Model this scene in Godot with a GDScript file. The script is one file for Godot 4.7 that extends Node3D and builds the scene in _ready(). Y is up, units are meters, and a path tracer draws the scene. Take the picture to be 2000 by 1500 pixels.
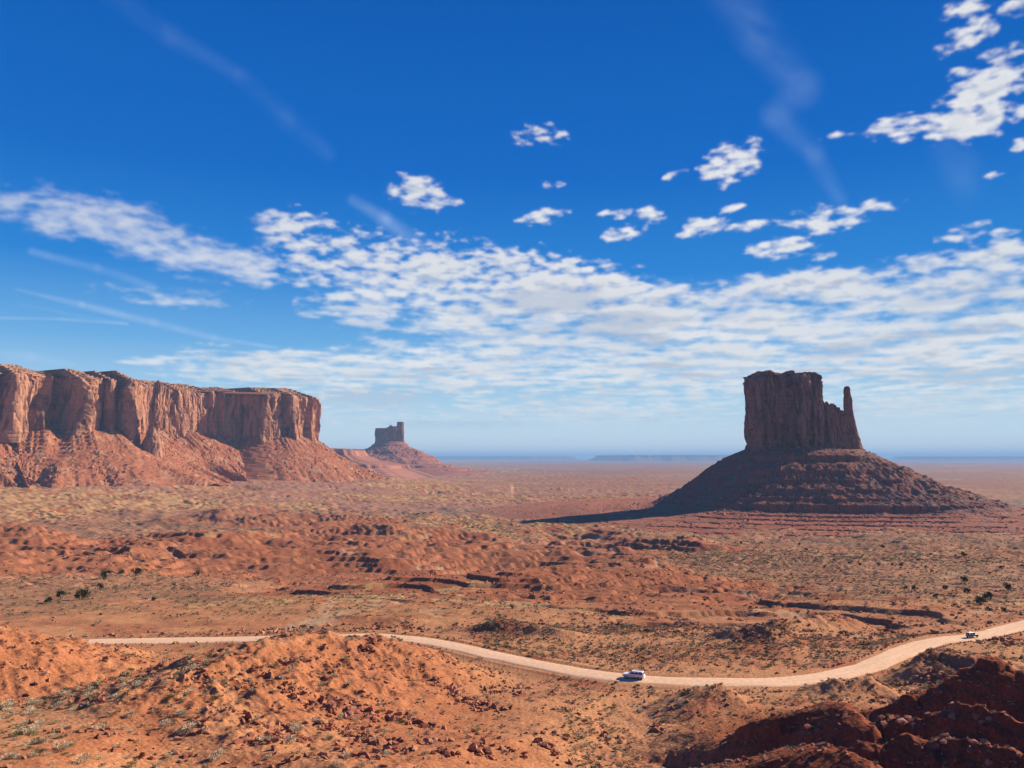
extends Node3D
# A desert valley seen from a rim: a long mesa, a thumbed butte, a far castle-like butte, badlands, a dirt road with two cars.
# The viewpoint is the origin, -z looks into the valley, heights are metres relative to the eye.

const SUN_AZ := 63.0
const SUN_EL := 27.5
var rng := RandomNumberGenerator.new()
var taken := {}
var n_zone: FastNoiseLite
var n_bad: FastNoiseLite
var n_roll: FastNoiseLite
var n_mid: FastNoiseLite
var n_fine: FastNoiseLite
var n_rill: FastNoiseLite
var n_warp: FastNoiseLite
var n_col: FastNoiseLite
var n_fbm: FastNoiseLite
var n_cell: FastNoiseLite
var n_crack: FastNoiseLite
var out_p: Vector3
var out_c: Color
var M := {}

# ------------------------------------------------------------------ helpers
func noise(seed_: int, freq: float, oct: int, type := FastNoiseLite.TYPE_SIMPLEX_SMOOTH, ridged := false) -> FastNoiseLite:
	var n := FastNoiseLite.new()
	n.seed = seed_
	n.noise_type = type
	n.frequency = freq
	n.fractal_type = FastNoiseLite.FRACTAL_RIDGED if ridged else (FastNoiseLite.FRACTAL_FBM if oct > 1 else FastNoiseLite.FRACTAL_NONE)
	n.fractal_octaves = oct
	return n

func numbered(called: String) -> String:
	if not taken.has(called):
		taken[called] = 0
		return called
	taken[called] += 1
	return "%s_%03d" % [called, taken[called]]

func tag(o: Node, label: String, category: String, group := "", kind := "") -> void:
	if label: o.set_meta("label", label)
	if category: o.set_meta("category", category)
	if group: o.set_meta("group", group)
	if kind: o.set_meta("kind", kind)

func thing(called: String, label: String, category: String, at := Vector3.ZERO, turn := 0.0, group := "") -> Node3D:
	var o := Node3D.new()
	o.name = numbered(called)
	add_child(o)
	o.position = at
	o.rotation.y = turn
	tag(o, label, category, group)
	return o

func obj(called: String, mesh: Mesh, mat: Material, parent: Node3D) -> MeshInstance3D:
	var o := MeshInstance3D.new()
	o.name = called if parent != self else numbered(called)
	o.mesh = mesh
	o.material_override = mat
	parent.add_child(o, true)
	return o

func mat(color: Color, rough := 0.95, vertex := false) -> StandardMaterial3D:
	var m := StandardMaterial3D.new()
	m.albedo_color = color.linear_to_srgb()
	m.roughness = rough
	m.metallic_specular = 0.25
	m.vertex_color_use_as_albedo = vertex
	return m

func lin(t: Array, q: float) -> float:
	for i in range(1, t.size()):
		if q <= t[i][0]:
			return lerpf(t[i - 1][1], t[i][1], (q - t[i - 1][0]) / (t[i][0] - t[i - 1][0]))
	return t[-1][1]

func grain_image(seed_: int, freq: float, lo: float, hi: float, contrast := 1.0) -> ImageTexture:
	var n := noise(seed_, freq, 5)
	var im := n.get_seamless_image(512, 512)
	im.convert(Image.FORMAT_RGB8)
	var d := im.get_data()
	for i in range(0, d.size(), 3):
		var v := clampf((d[i] / 255.0 - 0.5) * contrast + 0.5, 0.0, 1.0)
		var g := int(255.0 * lerpf(lo, hi, v))
		d[i] = g; d[i + 1] = g; d[i + 2] = g
	return ImageTexture.create_from_image(Image.create_from_data(512, 512, false, Image.FORMAT_RGB8, d))

func earth(grain: Texture2D, bump: Texture2D, metres: float, relief_cm: float) -> StandardMaterial3D:
	var m := mat(Color.WHITE, 0.97, true)
	m.albedo_texture = grain
	m.uv1_triplanar = true
	m.uv1_world_triplanar = true
	m.uv1_scale = Vector3.ONE / metres
	m.metallic_specular = 0.15
	m.heightmap_enabled = true
	m.heightmap_texture = bump
	m.heightmap_scale = relief_cm
	return m

# ------------------------------------------------------------------ sky
var blobs := [
	[2.1, 22.8, 1.73, 0.68, 0, 0.75], [16.1, 20.2, 1.93, 1.19, 20, 0.95], [14.8, 19.8, 1.07, 0.60, 0, 0.90], [-7.0, 18.8, 1.90, 1.04, -10, 0.90],
	[-5.0, 18.1, 1.33, 0.35, 10, 0.75], [2.3, 17.4, 1.60, 0.57, 8, 0.85], [7.4, 17.4, 1.31, 0.35, 0, 0.70], [10.4, 17.2, 1.18, 0.49, 0, 0.75],
	[13.7, 16.1, 1.64, 0.62, 8, 0.90], [16.0, 17.2, 0.98, 0.28, 15, 0.75], [17.2, 16.0, 1.45, 0.34, 4, 0.85], [8.3, 16.0, 1.34, 0.50, 10, 0.70],
	[21.4, 15.9, 1.95, 0.86, 0, 0.80], [23.7, 16.0, 1.26, 0.65, 0, 0.85], [19.4, 14.4, 2.01, 0.69, 5, 0.80], [25.5, 16.4, 1.53, 0.39, 0, 0.75],
	[22.0, 13.5, 0.72, 0.34, 10, 0.75], [23.3, 21.2, 1.09, 0.22, 0, 0.75], [27.1, 21.0, 1.81, 0.67, 0, 0.80], [27.4, 20.3, 0.91, 0.24, 0, 0.80],
	[30.7, 20.6, 2.37, 1.01, 0, 1.00], [33.8, 20.8, 0.79, 0.40, 0, 0.80], [31.3, 22.0, 1.94, 0.52, 0, 0.50], [32.3, 22.5, 2.29, 0.97, 15, 1.00],
	[30.7, 23.5, 0.97, 0.40, 0, 0.80], [33.1, 24.1, 1.08, 0.50, 0, 0.85], [31.7, 25.7, 1.26, 0.83, 0, 0.80], [30.3, 25.3, 1.01, 0.62, 0, 0.75],
	[31.3, 27.0, 1.27, 0.55, 0, 0.75], [34.0, 26.4, 1.06, 0.43, 10, 0.85], [30.5, 14.0, 1.34, 0.75, 5, 0.80], [32.7, 13.8, 1.06, 0.27, 0, 0.95],
	[33.7, 18.7, 0.48, 0.35, 0, 0.90], [32.3, 17.3, 0.59, 0.18, 0, 0.75], [12.1, 19.8, 0.81, 0.24, 15, 0.60], [3.1, 19.5, 0.77, 0.27, 0, 0.50],
	[-32.9, 15.4, 1.65, 1.03, 0, 0.80], [-30.4, 15.3, 3.22, 1.49, -8, 0.90], [-26.5, 14.7, 3.45, 1.68, -12, 0.95], [-22.7, 13.8, 3.65, 1.51, -14, 0.95],
	[-19.4, 13.2, 2.40, 1.17, -10, 0.95], [-16.3, 15.7, 2.13, 1.38, 0, 0.75], [-23.9, 10.8, 3.90, 0.67, 0, 0.62], [-13.8, 16.6, 0.90, 0.41, 0, 0.60],
	[-11.2, 13.6, 4.82, 2.14, 0, 0.95], [-5.7, 13.0, 4.53, 2.53, 0, 0.95], [-11.2, 10.7, 3.30, 1.63, 0, 0.95], [0.0, 13.1, 4.91, 1.82, 0, 0.95],
	[3.4, 11.6, 7.07, 2.01, 0, 1.30], [9.3, 10.0, 6.11, 2.18, 0, 1.20], [-3.8, 10.1, 4.52, 1.11, 0, 0.95], [17.6, 11.4, 3.70, 1.23, 0, 1.00],
	[22.3, 11.5, 4.09, 1.19, 0, 1.10], [27.3, 12.3, 3.19, 0.71, 5, 1.00], [31.7, 12.6, 2.93, 0.68, 5, 1.10], [29.3, 10.2, 5.94, 1.93, 0, 1.00],
	[18.2, 8.9, 9.55, 1.76, 0, 1.00], [12.9, 7.0, 14.74, 3.26, 0, 0.95], [27.7, 7.0, 9.34, 2.96, 0, 1.00], [-3.7, 6.4, 9.34, 2.22, 0, 0.92],
	[-14.7, 6.2, 9.43, 1.37, 0, 0.95], [-19.8, 6.2, 6.18, 0.63, 0, 0.80], [0.0, 8.7, 6.37, 1.48, 0, 0.90], [-11.1, 4.3, 5.48, 1.10, 0, 0.85],
	[-5.6, 2.5, 11.14, 0.59, 0, 0.70], [5.6, 3.4, 12.45, 1.49, 0, 0.75], [27.5, 3.4, 9.31, 1.65, 0, 0.80], [30.5, 4.9, 4.25, 1.29, 0, 0.90]]
var streaks := [
	[0.16, [[15.4, 32.1, 2.24], [18.1, 28.2, 2.05], [21.1, 24.4, 1.68], [19.0, 23.0, 1.30], [21.6, 20.2, 1.04], [23.1, 17.1, 0.82]]],
	[0.10, [[-28.7, 28.9, 0.93], [-24.5, 26.9, 1.04], [-19.8, 25.3, 0.82], [-16.5, 23.1, 1.12], [-13.6, 21.1, 0.89]]],
	[0.5, [[-11.7, 18.1, 0.60], [-9.4, 16.9, 0.82], [-6.4, 15.0, 0.97]]],
	[0.75, [[-32.6, 10.3, 0.11], [-29.0, 9.7, 0.34], [-24.7, 8.9, 0.41], [-20.9, 8.1, 0.34], [-16.8, 7.6, 0.15]]],
	[0.8, [[-34.4, 8.4, 0.11], [-30.1, 8.7, 0.11], [-26.3, 8.7, 0.11]]],
	[0.5, [[-34.3, 6.4, 0.30], [-31.6, 6.2, 0.52], [-29.4, 5.9, 0.30]]],
	[0.4, [[-31.9, 12.7, 0.37], [-28.2, 12.1, 0.45], [-24.8, 11.2, 0.45]]],
	[0.10, [[29.7, 19.3, 1.49], [30.5, 17.6, 1.68], [30.7, 16.4, 1.30]]],
	[0.20, [[-32.3, 9.4, 0.15], [-29.2, 9.0, 0.19], [-26.3, 8.7, 0.15]]]]
var blob_x := PackedFloat32Array()
const BLUE := [[0.0, [0.72, 0.82, 0.86]], [1.5, [0.62, 0.77, 0.86]], [4.0, [0.42, 0.66, 0.85]], [8.0, [0.15, 0.43, 0.79]], [13.0, [0.022, 0.235, 0.68]], [20.0, [0.004, 0.145, 0.57]], [34.0, [0.001, 0.095, 0.44]], [90.0, [0.001, 0.05, 0.28]]]

func sky_color(az: float, el: float, c1: FastNoiseLite, c2: FastNoiseLite) -> Color:
	var blue := Color()
	for i in range(1, BLUE.size()):
		if el <= BLUE[i][0]:
			var t: float = (el - BLUE[i - 1][0]) / (BLUE[i][0] - BLUE[i - 1][0])
			var a: Array = BLUE[i - 1][1]
			var b: Array = BLUE[i][1]
			blue = Color(lerpf(a[0], b[0], t), lerpf(a[1], b[1], t), lerpf(a[2], b[2], t))
			break
	if el > 60.0:
		return blue
	var dist := 1.0 / tan(deg_to_rad(el + 1.2))
	var px := sin(deg_to_rad(az)) * dist
	var pz := cos(deg_to_rad(az)) * dist
	var f := c1.get_noise_2d(px, pz)
	var cov := 0.0
	var side := absf(az)
	if side < 44.0:
		for k in range(0, blob_x.size(), 8):
			var dx := az - blob_x[k]
			if absf(dx) > blob_x[k + 6]:
				continue
			var dy := el - blob_x[k + 1]
			if absf(dy) > blob_x[k + 7]:
				continue
			var c := blob_x[k + 4]
			var s := blob_x[k + 5]
			var ex := (dx * c + dy * s) / blob_x[k + 2]
			var ey := (dy * c - dx * s) / blob_x[k + 3]
			var g := 1.0 - 0.5 * (ex * ex + ey * ey)
			if g > 0.0:
				cov = maxf(cov, g * blob_w[k / 8])
	if side > 33.0:   # the same broken deck goes on round the sky
		var deck := clampf(1.0 - absf(el - 7.5) / 7.0, 0.0, 1.0) * 1.1 + maxf(0.0, c2.get_noise_2d(az * 0.02, el * 0.05)) * 0.8 * smoothstep(30.0, 12.0, el)
		cov = maxf(cov, minf(deck, 0.95) * smoothstep(33.0, 42.0, side))
	var dens := 0.0
	var thick := 0.0
	var base_side := 0.0
	if cov > 0.02:
		var soft := smoothstep(-15.0, -20.0, az) * smoothstep(9.0, 12.0, el)
		var raw := cloud_raw(az, el, cov, f, soft, c1, c2)
		var up := el + 0.45
		var dist2 := 1.0 / tan(deg_to_rad(up + 1.2))
		var raw2 := cloud_raw(az + 0.25, up, cov, c1.get_noise_2d(sin(deg_to_rad(az)) * dist2, cos(deg_to_rad(az)) * dist2), soft, c1, c2)
		base_side = clampf((raw2 - raw) * 0.9 + 0.08, 0.0, 0.7) * smoothstep(0.1, 0.6, raw)
		dens = smoothstep(lerpf(-0.26, -0.30, soft), lerpf(lerpf(0.95, 0.78, smoothstep(11.0, 15.0, el)), 0.95, soft), raw) * lerpf(1.0, 0.86, soft)
		thick = smoothstep(0.25, 0.95, raw + c2.get_noise_2d(px * 0.6, pz * 0.6 + 7.0) * 0.5)
	var shade := clampf(base_side + thick * 0.35 + smoothstep(0.05, 0.6, c2.get_noise_2d(px * 0.8 + 3.0, pz * 1.1)) * 0.6 * smoothstep(12.5, 8.0, el), 0.0, 0.85)
	for d in gray:
		var e: float = pow((az - d[0]) / d[2], 2.0) + pow((el - d[1]) / d[3], 2.0)
		if e < 1.6:
			shade = maxf(shade, smoothstep(1.5, 0.3, e + f * 1.1) * d[4])
	var white := Color(0.93, 0.92, 0.90)
	var grey := Color(0.46, 0.53, 0.66)
	if el < 6.0:
		white = white.lerp(Color(0.74, 0.80, 0.84), smoothstep(6.0, 1.0, el))
		grey = grey.lerp(Color(0.38, 0.53, 0.68), smoothstep(6.0, 1.0, el))
		dens *= smoothstep(0.5, 3.5, el)
	var c3 := blue.lerp(white.lerp(grey, shade), dens * 0.96)
	if side < 40.0:
		for s in streaks:
			var pts: Array = s[1]
			for i in range(1, pts.size()):
				var a: Array = pts[i - 1]
				var b: Array = pts[i]
				if absf(el - (a[1] + b[1]) * 0.5) > 5.0 or absf(az - (a[0] + b[0]) * 0.5) > 6.0:
					continue
				var ab := Vector2(b[0] - a[0], b[1] - a[1])
				var t := clampf((Vector2(az - a[0], el - a[1])).dot(ab) / ab.length_squared(), 0.0, 1.0)
				var w := lerpf(a[2], b[2], t)
				var dd := Vector2(az - a[0] - ab.x * t, el - a[1] - ab.y * t).length() / w
				if dd < 1.0:
					var k2: float = s[0] * 0.45 * smoothstep(1.0, 0.0, dd) * (0.8 + 0.9 * c1.get_noise_2d(az * 0.12 + el * 0.1, el * 0.12))
					c3 = c3.lerp(Color(0.50, 0.66, 0.92), clampf(k2, 0.0, 1.0))
	return c3
var gray := [[3.2, 11.3, 4.6, 1.1, 0.75], [8.6, 9.7, 4.0, 1.1, 0.8], [31.8, 9.6, 3.0, 1.2, 0.5], [-9.0, 4.2, 6.0, 0.8, 0.8], [-4.0, 2.3, 7.0, 0.45, 0.9], [30.0, 5.2, 5.0, 0.7, 0.7], [1.5, 4.4, 3.5, 0.6, 0.5]]
var blob_w := PackedFloat32Array()

func cloud_raw(az: float, el: float, cov: float, f: float, soft: float, c1: FastNoiseLite, c2: FastNoiseLite) -> float:
	var g2 := c2.get_noise_2d(az * 0.62 + 40.0, el * 1.5) * 0.85 + c1.get_noise_2d(az * 0.22, el * 0.5 + 9.0) * 0.28
	var raw := cov * 1.24 - 0.56 + f * lerpf(0.95, 0.35, smoothstep(11.0, 17.0, el)) + g2 * lerpf(0.45, 1.15, smoothstep(9.0, 15.0, el))
	return lerpf(raw, cov * 1.05 - 0.55 + f * 0.4 + g2 * 0.5, soft)

func build_sky() -> ImageTexture:
	for b in blobs:
		var far := maxf(b[2], b[3]) * 1.45
		var fy: float = maxf(b[3], absf(sin(deg_to_rad(b[4]))) * b[2]) * 1.45
		blob_x.append_array(PackedFloat32Array([b[0], b[1], b[2], b[3], cos(deg_to_rad(b[4])), sin(deg_to_rad(b[4])), far, fy]))
		blob_w.append(b[5])
	var c1 := noise(11, 1.9, 5)
	c1.fractal_gain = 0.55
	var c2 := noise(12, 0.9, 4)
	var w := 4096
	var h := 2048
	var small := Image.create_empty(512, 256, false, Image.FORMAT_RGB8)
	small.fill(Color(0.62, 0.70, 0.76).linear_to_srgb())
	for y in 128:
		var el := 90.0 - (y + 0.5) * 180.0 / 256.0
		for x in 512:
			var az := wrapf((x + 0.5) * 360.0 / 512.0, -180.0, 180.0)
			small.set_pixel(x, y, sky_color(az, el, c1, c2).linear_to_srgb())
	small.resize(w, h, Image.INTERPOLATE_BILINEAR)
	for y in range(640, 1026):   # up to 33.7 degrees
		var el := 90.0 - (y + 0.5) * 180.0 / h
		for k in range(-488, 488):
			var az := (k + 0.5) * 360.0 / w
			small.set_pixel(posmod(k, w), y, sky_color(az, maxf(el, 0.0), c1, c2).linear_to_srgb())
	return ImageTexture.create_from_image(small)

# ------------------------------------------------------------------ terrain
const PROF_Q := [0.0, 4.0, 25.0, 60.0, 110.0, 150.0, 205.0, 260.0, 400.0, 600.0, 800.0, 1200.0, 1500.0, 2000.0, 3000.0, 5000.0, 10000.0, 90000.0]
const PROF_H := [-1.8, -2.0, -25.0, -36.0, -43.0, -49.5, -57.5, -61.0, -73.0, -88.0, -99.0, -112.0, -117.0, -121.0, -127.0, -134.0, -140.0, -142.0]
var prof_q := PackedFloat32Array(PROF_Q)
var prof_h := PackedFloat32Array(PROF_H)
var road_x0 := -420.0
var road_z := PackedFloat32Array()
var road_y := PackedFloat32Array()
var road_s := PackedFloat32Array()
const ROAD := [[-420, -62, -250], [-260, -61.5, -262], [-139.2, -60.5, -266.3], [-110.3, -60.3, -267.6], [-81.7, -60, -268.5], [-61.5, -59.7, -269.4], [-43.4, -59.3, -268.3], [-24.6, -59, -259.0], [-7.7, -58.5, -242.4], [7.2, -58, -228.1],
	[20.5, -57.5, -216.7], [31.0, -57.2, -210.7], [43.2, -57, -207.6], [56.1, -57, -206.7], [69.5, -57.2, -207.9], [83.8, -57.5, -214.2], [98.3, -58, -225.4], [111.6, -58.4, -238.3], [126.9, -59, -253.5], [140.4, -59.4, -263.6],
	[153.5, -59.8, -269.9], [168.9, -60.2, -280.3], [186.1, -60.6, -293.1], [240, -61.5, -330], [330, -64, -385]]
# hill crests: x1 z1 y1  x2 z2 y2  flank slope  rounding
var tents := [
	[-33.8, -205, -45.6, -45.2, -198, -42.8, 0.42, 2.5], [-45.2, -198, -42.8, -53.0, -190, -41.6, 0.38, 3.0], [-53.0, -190, -41.6, -57.7, -172, -40.5, 0.36, 3.0], [-57.7, -172, -40.5, -60.7, -155, -40.4, 0.30, 3.0], [-60.7, -155, -40.4, -65.2, -138, -41.2, 0.26, 3.0], [-65.2, -138, -41.2, -66, -126, -43.2, 0.24, 3.0],
	[-33.8, -205, -45.6, -20, -197, -53.5, 0.42, 2.0], [-53, -186, -43, -30, -160, -49.0, 0.30, 3.0], [-58, -160, -41, -34, -136, -46.0, 0.28, 3.0], [-62, -142, -41.8, -36, -116, -42.2, 0.22, 3.0], [-36, -116, -42.2, -14, -106, -41.0, 0.25, 3.0],
	[-133, -190, -39.5, -160, -185, -34, 0.40, 6.0], [-133, -190, -39.5, -130, -208, -47.0, 0.42, 4.0], [-133, -190, -39.5, -114, -182, -48, 0.34, 4.0],
	[67.9, -150, -46.2, 74.2, -149, -42.7, 0.80, 0.8], [74.2, -149, -42.7, 80.4, -148, -39.3, 0.80, 0.8], [80.4, -148, -39.3, 86.8, -146, -35.6, 0.80, 0.8], [86.8, -146, -35.6, 90.6, -142, -37.4, 0.80, 0.8], [90.6, -142, -37.4, 99.1, -140, -35.9, 0.80, 0.8], 
	[30.2, -146, -50.7, 38.3, -142, -47.2, 0.82, 0.5], [38.3, -142, -47.2, 46.0, -138, -42.8, 0.82, 0.5], [46.0, -138, -42.8, 52.3, -136, -39.7, 0.82, 0.5], [52.3, -136, -39.7, 53.2, -130, -39.2, 0.82, 0.5], [53.2, -130, -39.2, 52.9, -122, -39.3, 0.82, 0.5], 
	[14.7, -118, -44.8, 16.8, -117, -43.8, 0.82, 0.5], [16.8, -117, -43.8, 23.7, -115, -41.7, 0.82, 0.5], [23.7, -115, -41.7, 33.7, -112, -38.6, 0.82, 0.5], [33.7, -112, -38.6, 39.3, -110, -36.8, 0.82, 0.5], [39.3, -110, -36.8, 40.1, -105, -36.5, 0.82, 0.5], [40.1, -105, -36.5, 41.9, -100, -36.3, 0.82, 0.5], 
	[53.7, -124, -39.9, 59.8, -122, -38.4, 0.82, 0.5], [59.8, -122, -38.4, 64.2, -120, -36.5, 0.82, 0.5], [64.2, -120, -36.5, 70.4, -112, -35.2, 0.82, 0.5], [70.4, -112, -35.2, 74.6, -108, -34.3, 0.82, 0.5], 
	[27.3, -150, -49.4, 31.3, -151, -48.6, 0.70, 0.6], [31.3, -151, -48.6, 34.4, -148, -48.7, 0.70, 0.6], 
	[47.4, -108, -36.9, 52.5, -106, -35.7, 0.80, 0.4], [52.5, -106, -35.7, 56.4, -100, -34.7, 0.80, 0.4], [56.4, -100, -34.7, 59.4, -94, -33.8, 0.80, 0.4], 
	[38, -176, -51.5, 43.7, -180, -49.4, 0.5, 1.2], [43.7, -180, -49.4, 50, -178, -52.5, 0.5, 1.2], [76, -190, -51.8, 83, -190, -51.4, 0.45, 1.5], [64, -186, -55.5, 76, -190, -51.8, 0.4, 1.5], [106, -216, -51.6, 118, -208, -51.0, 0.42, 2.5], [118, -208, -51.0, 140, -200, -53.0, 0.4, 2.5],
	[-4, -302, -60.5, 19.9, -285, -61.0, 0.45, 1.5], [76, -277, -58.2, 86, -274, -57.4, 0.5, 2.5], [86, -274, -57.4, 96, -286, -61, 0.4, 3.0], [46, -262, -60.5, 60, -256, -59.5, 0.35, 2.5], [60, -256, -59.5, 82, -250, -58.0, 0.3, 3.0],
	[100, -300, -61, 128, -320, -62.5, 0.4, 3.0], [-40, -330, -66, -70, -338, -66, 0.3, 2.0]]
var tent := PackedFloat32Array()
const CHANNEL := [[31.6, -57.2, -202], [26, -55.8, -178.0], [20, -53.4, -153], [14, -50.6, -132], [8, -47, -108]]
# badland blobs: x z radius weight
const BAD := [[-470, -860, 330, 1.1], [-330, -700, 120, 0.9], [-120, -505, 90, 0.8], [0, -640, 190, 0.8], [60, -460, 90, 0.8], [110, -380, 70, 0.9], [150, -410, 60, 0.9], [60, -330, 40, 0.5], [160, -960, 200, 0.6], [-200, -1000, 260, 0.7], [-300, -1400, 300, 0.5],
	[-130, -330, 95, -1.2], [300, -560, 190, -0.7], [-290, -480, 110, -0.9], [330, -800, 150, -0.5], [-600, -1500, 260, 0.4]]

func setup_terrain() -> void:
	n_zone = noise(1, 1.0 / 420.0, 3)
	n_bad = noise(2, 1.0 / 210.0, 4)
	n_bad.fractal_gain = 0.36
	n_bad.domain_warp_enabled = false
	n_roll = noise(3, 1.0 / 260.0, 4)
	n_mid = noise(4, 1.0 / 34.0, 4)
	n_fine = noise(5, 1.0 / 6.0, 3)
	n_rill = noise(6, 1.0 / 17.0, 4, FastNoiseLite.TYPE_SIMPLEX_SMOOTH, true)
	n_warp = noise(7, 1.0 / 60.0, 3)
	n_col = noise(8, 1.0 / 48.0, 5)
	n_fbm = noise(9, 1.0, 4)
	n_cell = noise(10, 1.0, 1, FastNoiseLite.TYPE_CELLULAR)
	n_cell.cellular_return_type = FastNoiseLite.RETURN_CELL_VALUE
	n_crack = noise(10, 1.0, 1, FastNoiseLite.TYPE_CELLULAR)
	n_crack.cellular_return_type = FastNoiseLite.RETURN_DISTANCE2_SUB
	for t in tents:
		tent.append_array(PackedFloat32Array(t))
	# the road is a function of x
	var c := Curve3D.new()
	for i in ROAD.size():
		var p := Vector3(ROAD[i][0], ROAD[i][1], ROAD[i][2])
		var a: Array = ROAD[maxi(i - 1, 0)]
		var b: Array = ROAD[mini(i + 1, ROAD.size() - 1)]
		var tng := Vector3(b[0] - a[0], b[1] - a[1], b[2] - a[2]) / 6.0
		c.add_point(p, -tng, tng)
	c.bake_interval = 0.5
	var pts := c.get_baked_points()
	var k := 0
	for i in 740:
		var x := road_x0 + i
		while k < pts.size() - 2 and pts[k + 1].x < x:
			k += 1
		var t := clampf((x - pts[k].x) / maxf(pts[k + 1].x - pts[k].x, 0.001), 0.0, 1.0)
		road_z.append(lerpf(pts[k].z, pts[k + 1].z, t))
		road_y.append(lerpf(pts[k].y, pts[k + 1].y, t))
	for i in 740:
		road_s.append((road_z[mini(i + 1, 739)] - road_z[maxi(i - 1, 0)]) * 0.5)

func road_at(x: float) -> Vector3:   # z, y, slope
	var f := clampf(x - road_x0, 0.0, 738.0)
	var i := int(f)
	var t := f - i
	return Vector3(lerpf(road_z[i], road_z[i + 1], t), lerpf(road_y[i], road_y[i + 1], t), lerpf(road_s[i], road_s[i + 1], t))

func prof(q: float) -> float:
	var i := 1
	while i < 17 and prof_q[i] < q:
		i += 1
	return lerpf(prof_h[i - 1], prof_h[i], minf((q - prof_q[i - 1]) / (prof_q[i] - prof_q[i - 1]), 1.0))

func bad_mask(x: float, z: float) -> float:
	var v := n_zone.get_noise_2d(x, z) * 0.9 - 0.24
	for b in BAD:
		var dx: float = x - b[0]
		var dz: float = z - b[1]
		var r2: float = b[2] * b[2]
		var d2 := dx * dx + dz * dz
		if d2 < r2 * 4.0:
			v += b[3] * exp(-d2 / r2 * 1.2)
	return smoothstep(0.0, 0.55, v)

func seg_dist(x: float, z: float, ax: float, az: float, bx: float, bz: float) -> float:
	var dx := bx - ax
	var dz := bz - az
	var t := clampf(((x - ax) * dx + (z - az) * dz) / (dx * dx + dz * dz), 0.0, 1.0)
	return Vector2(x - ax - dx * t, z - az - dz * t).length()

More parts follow.
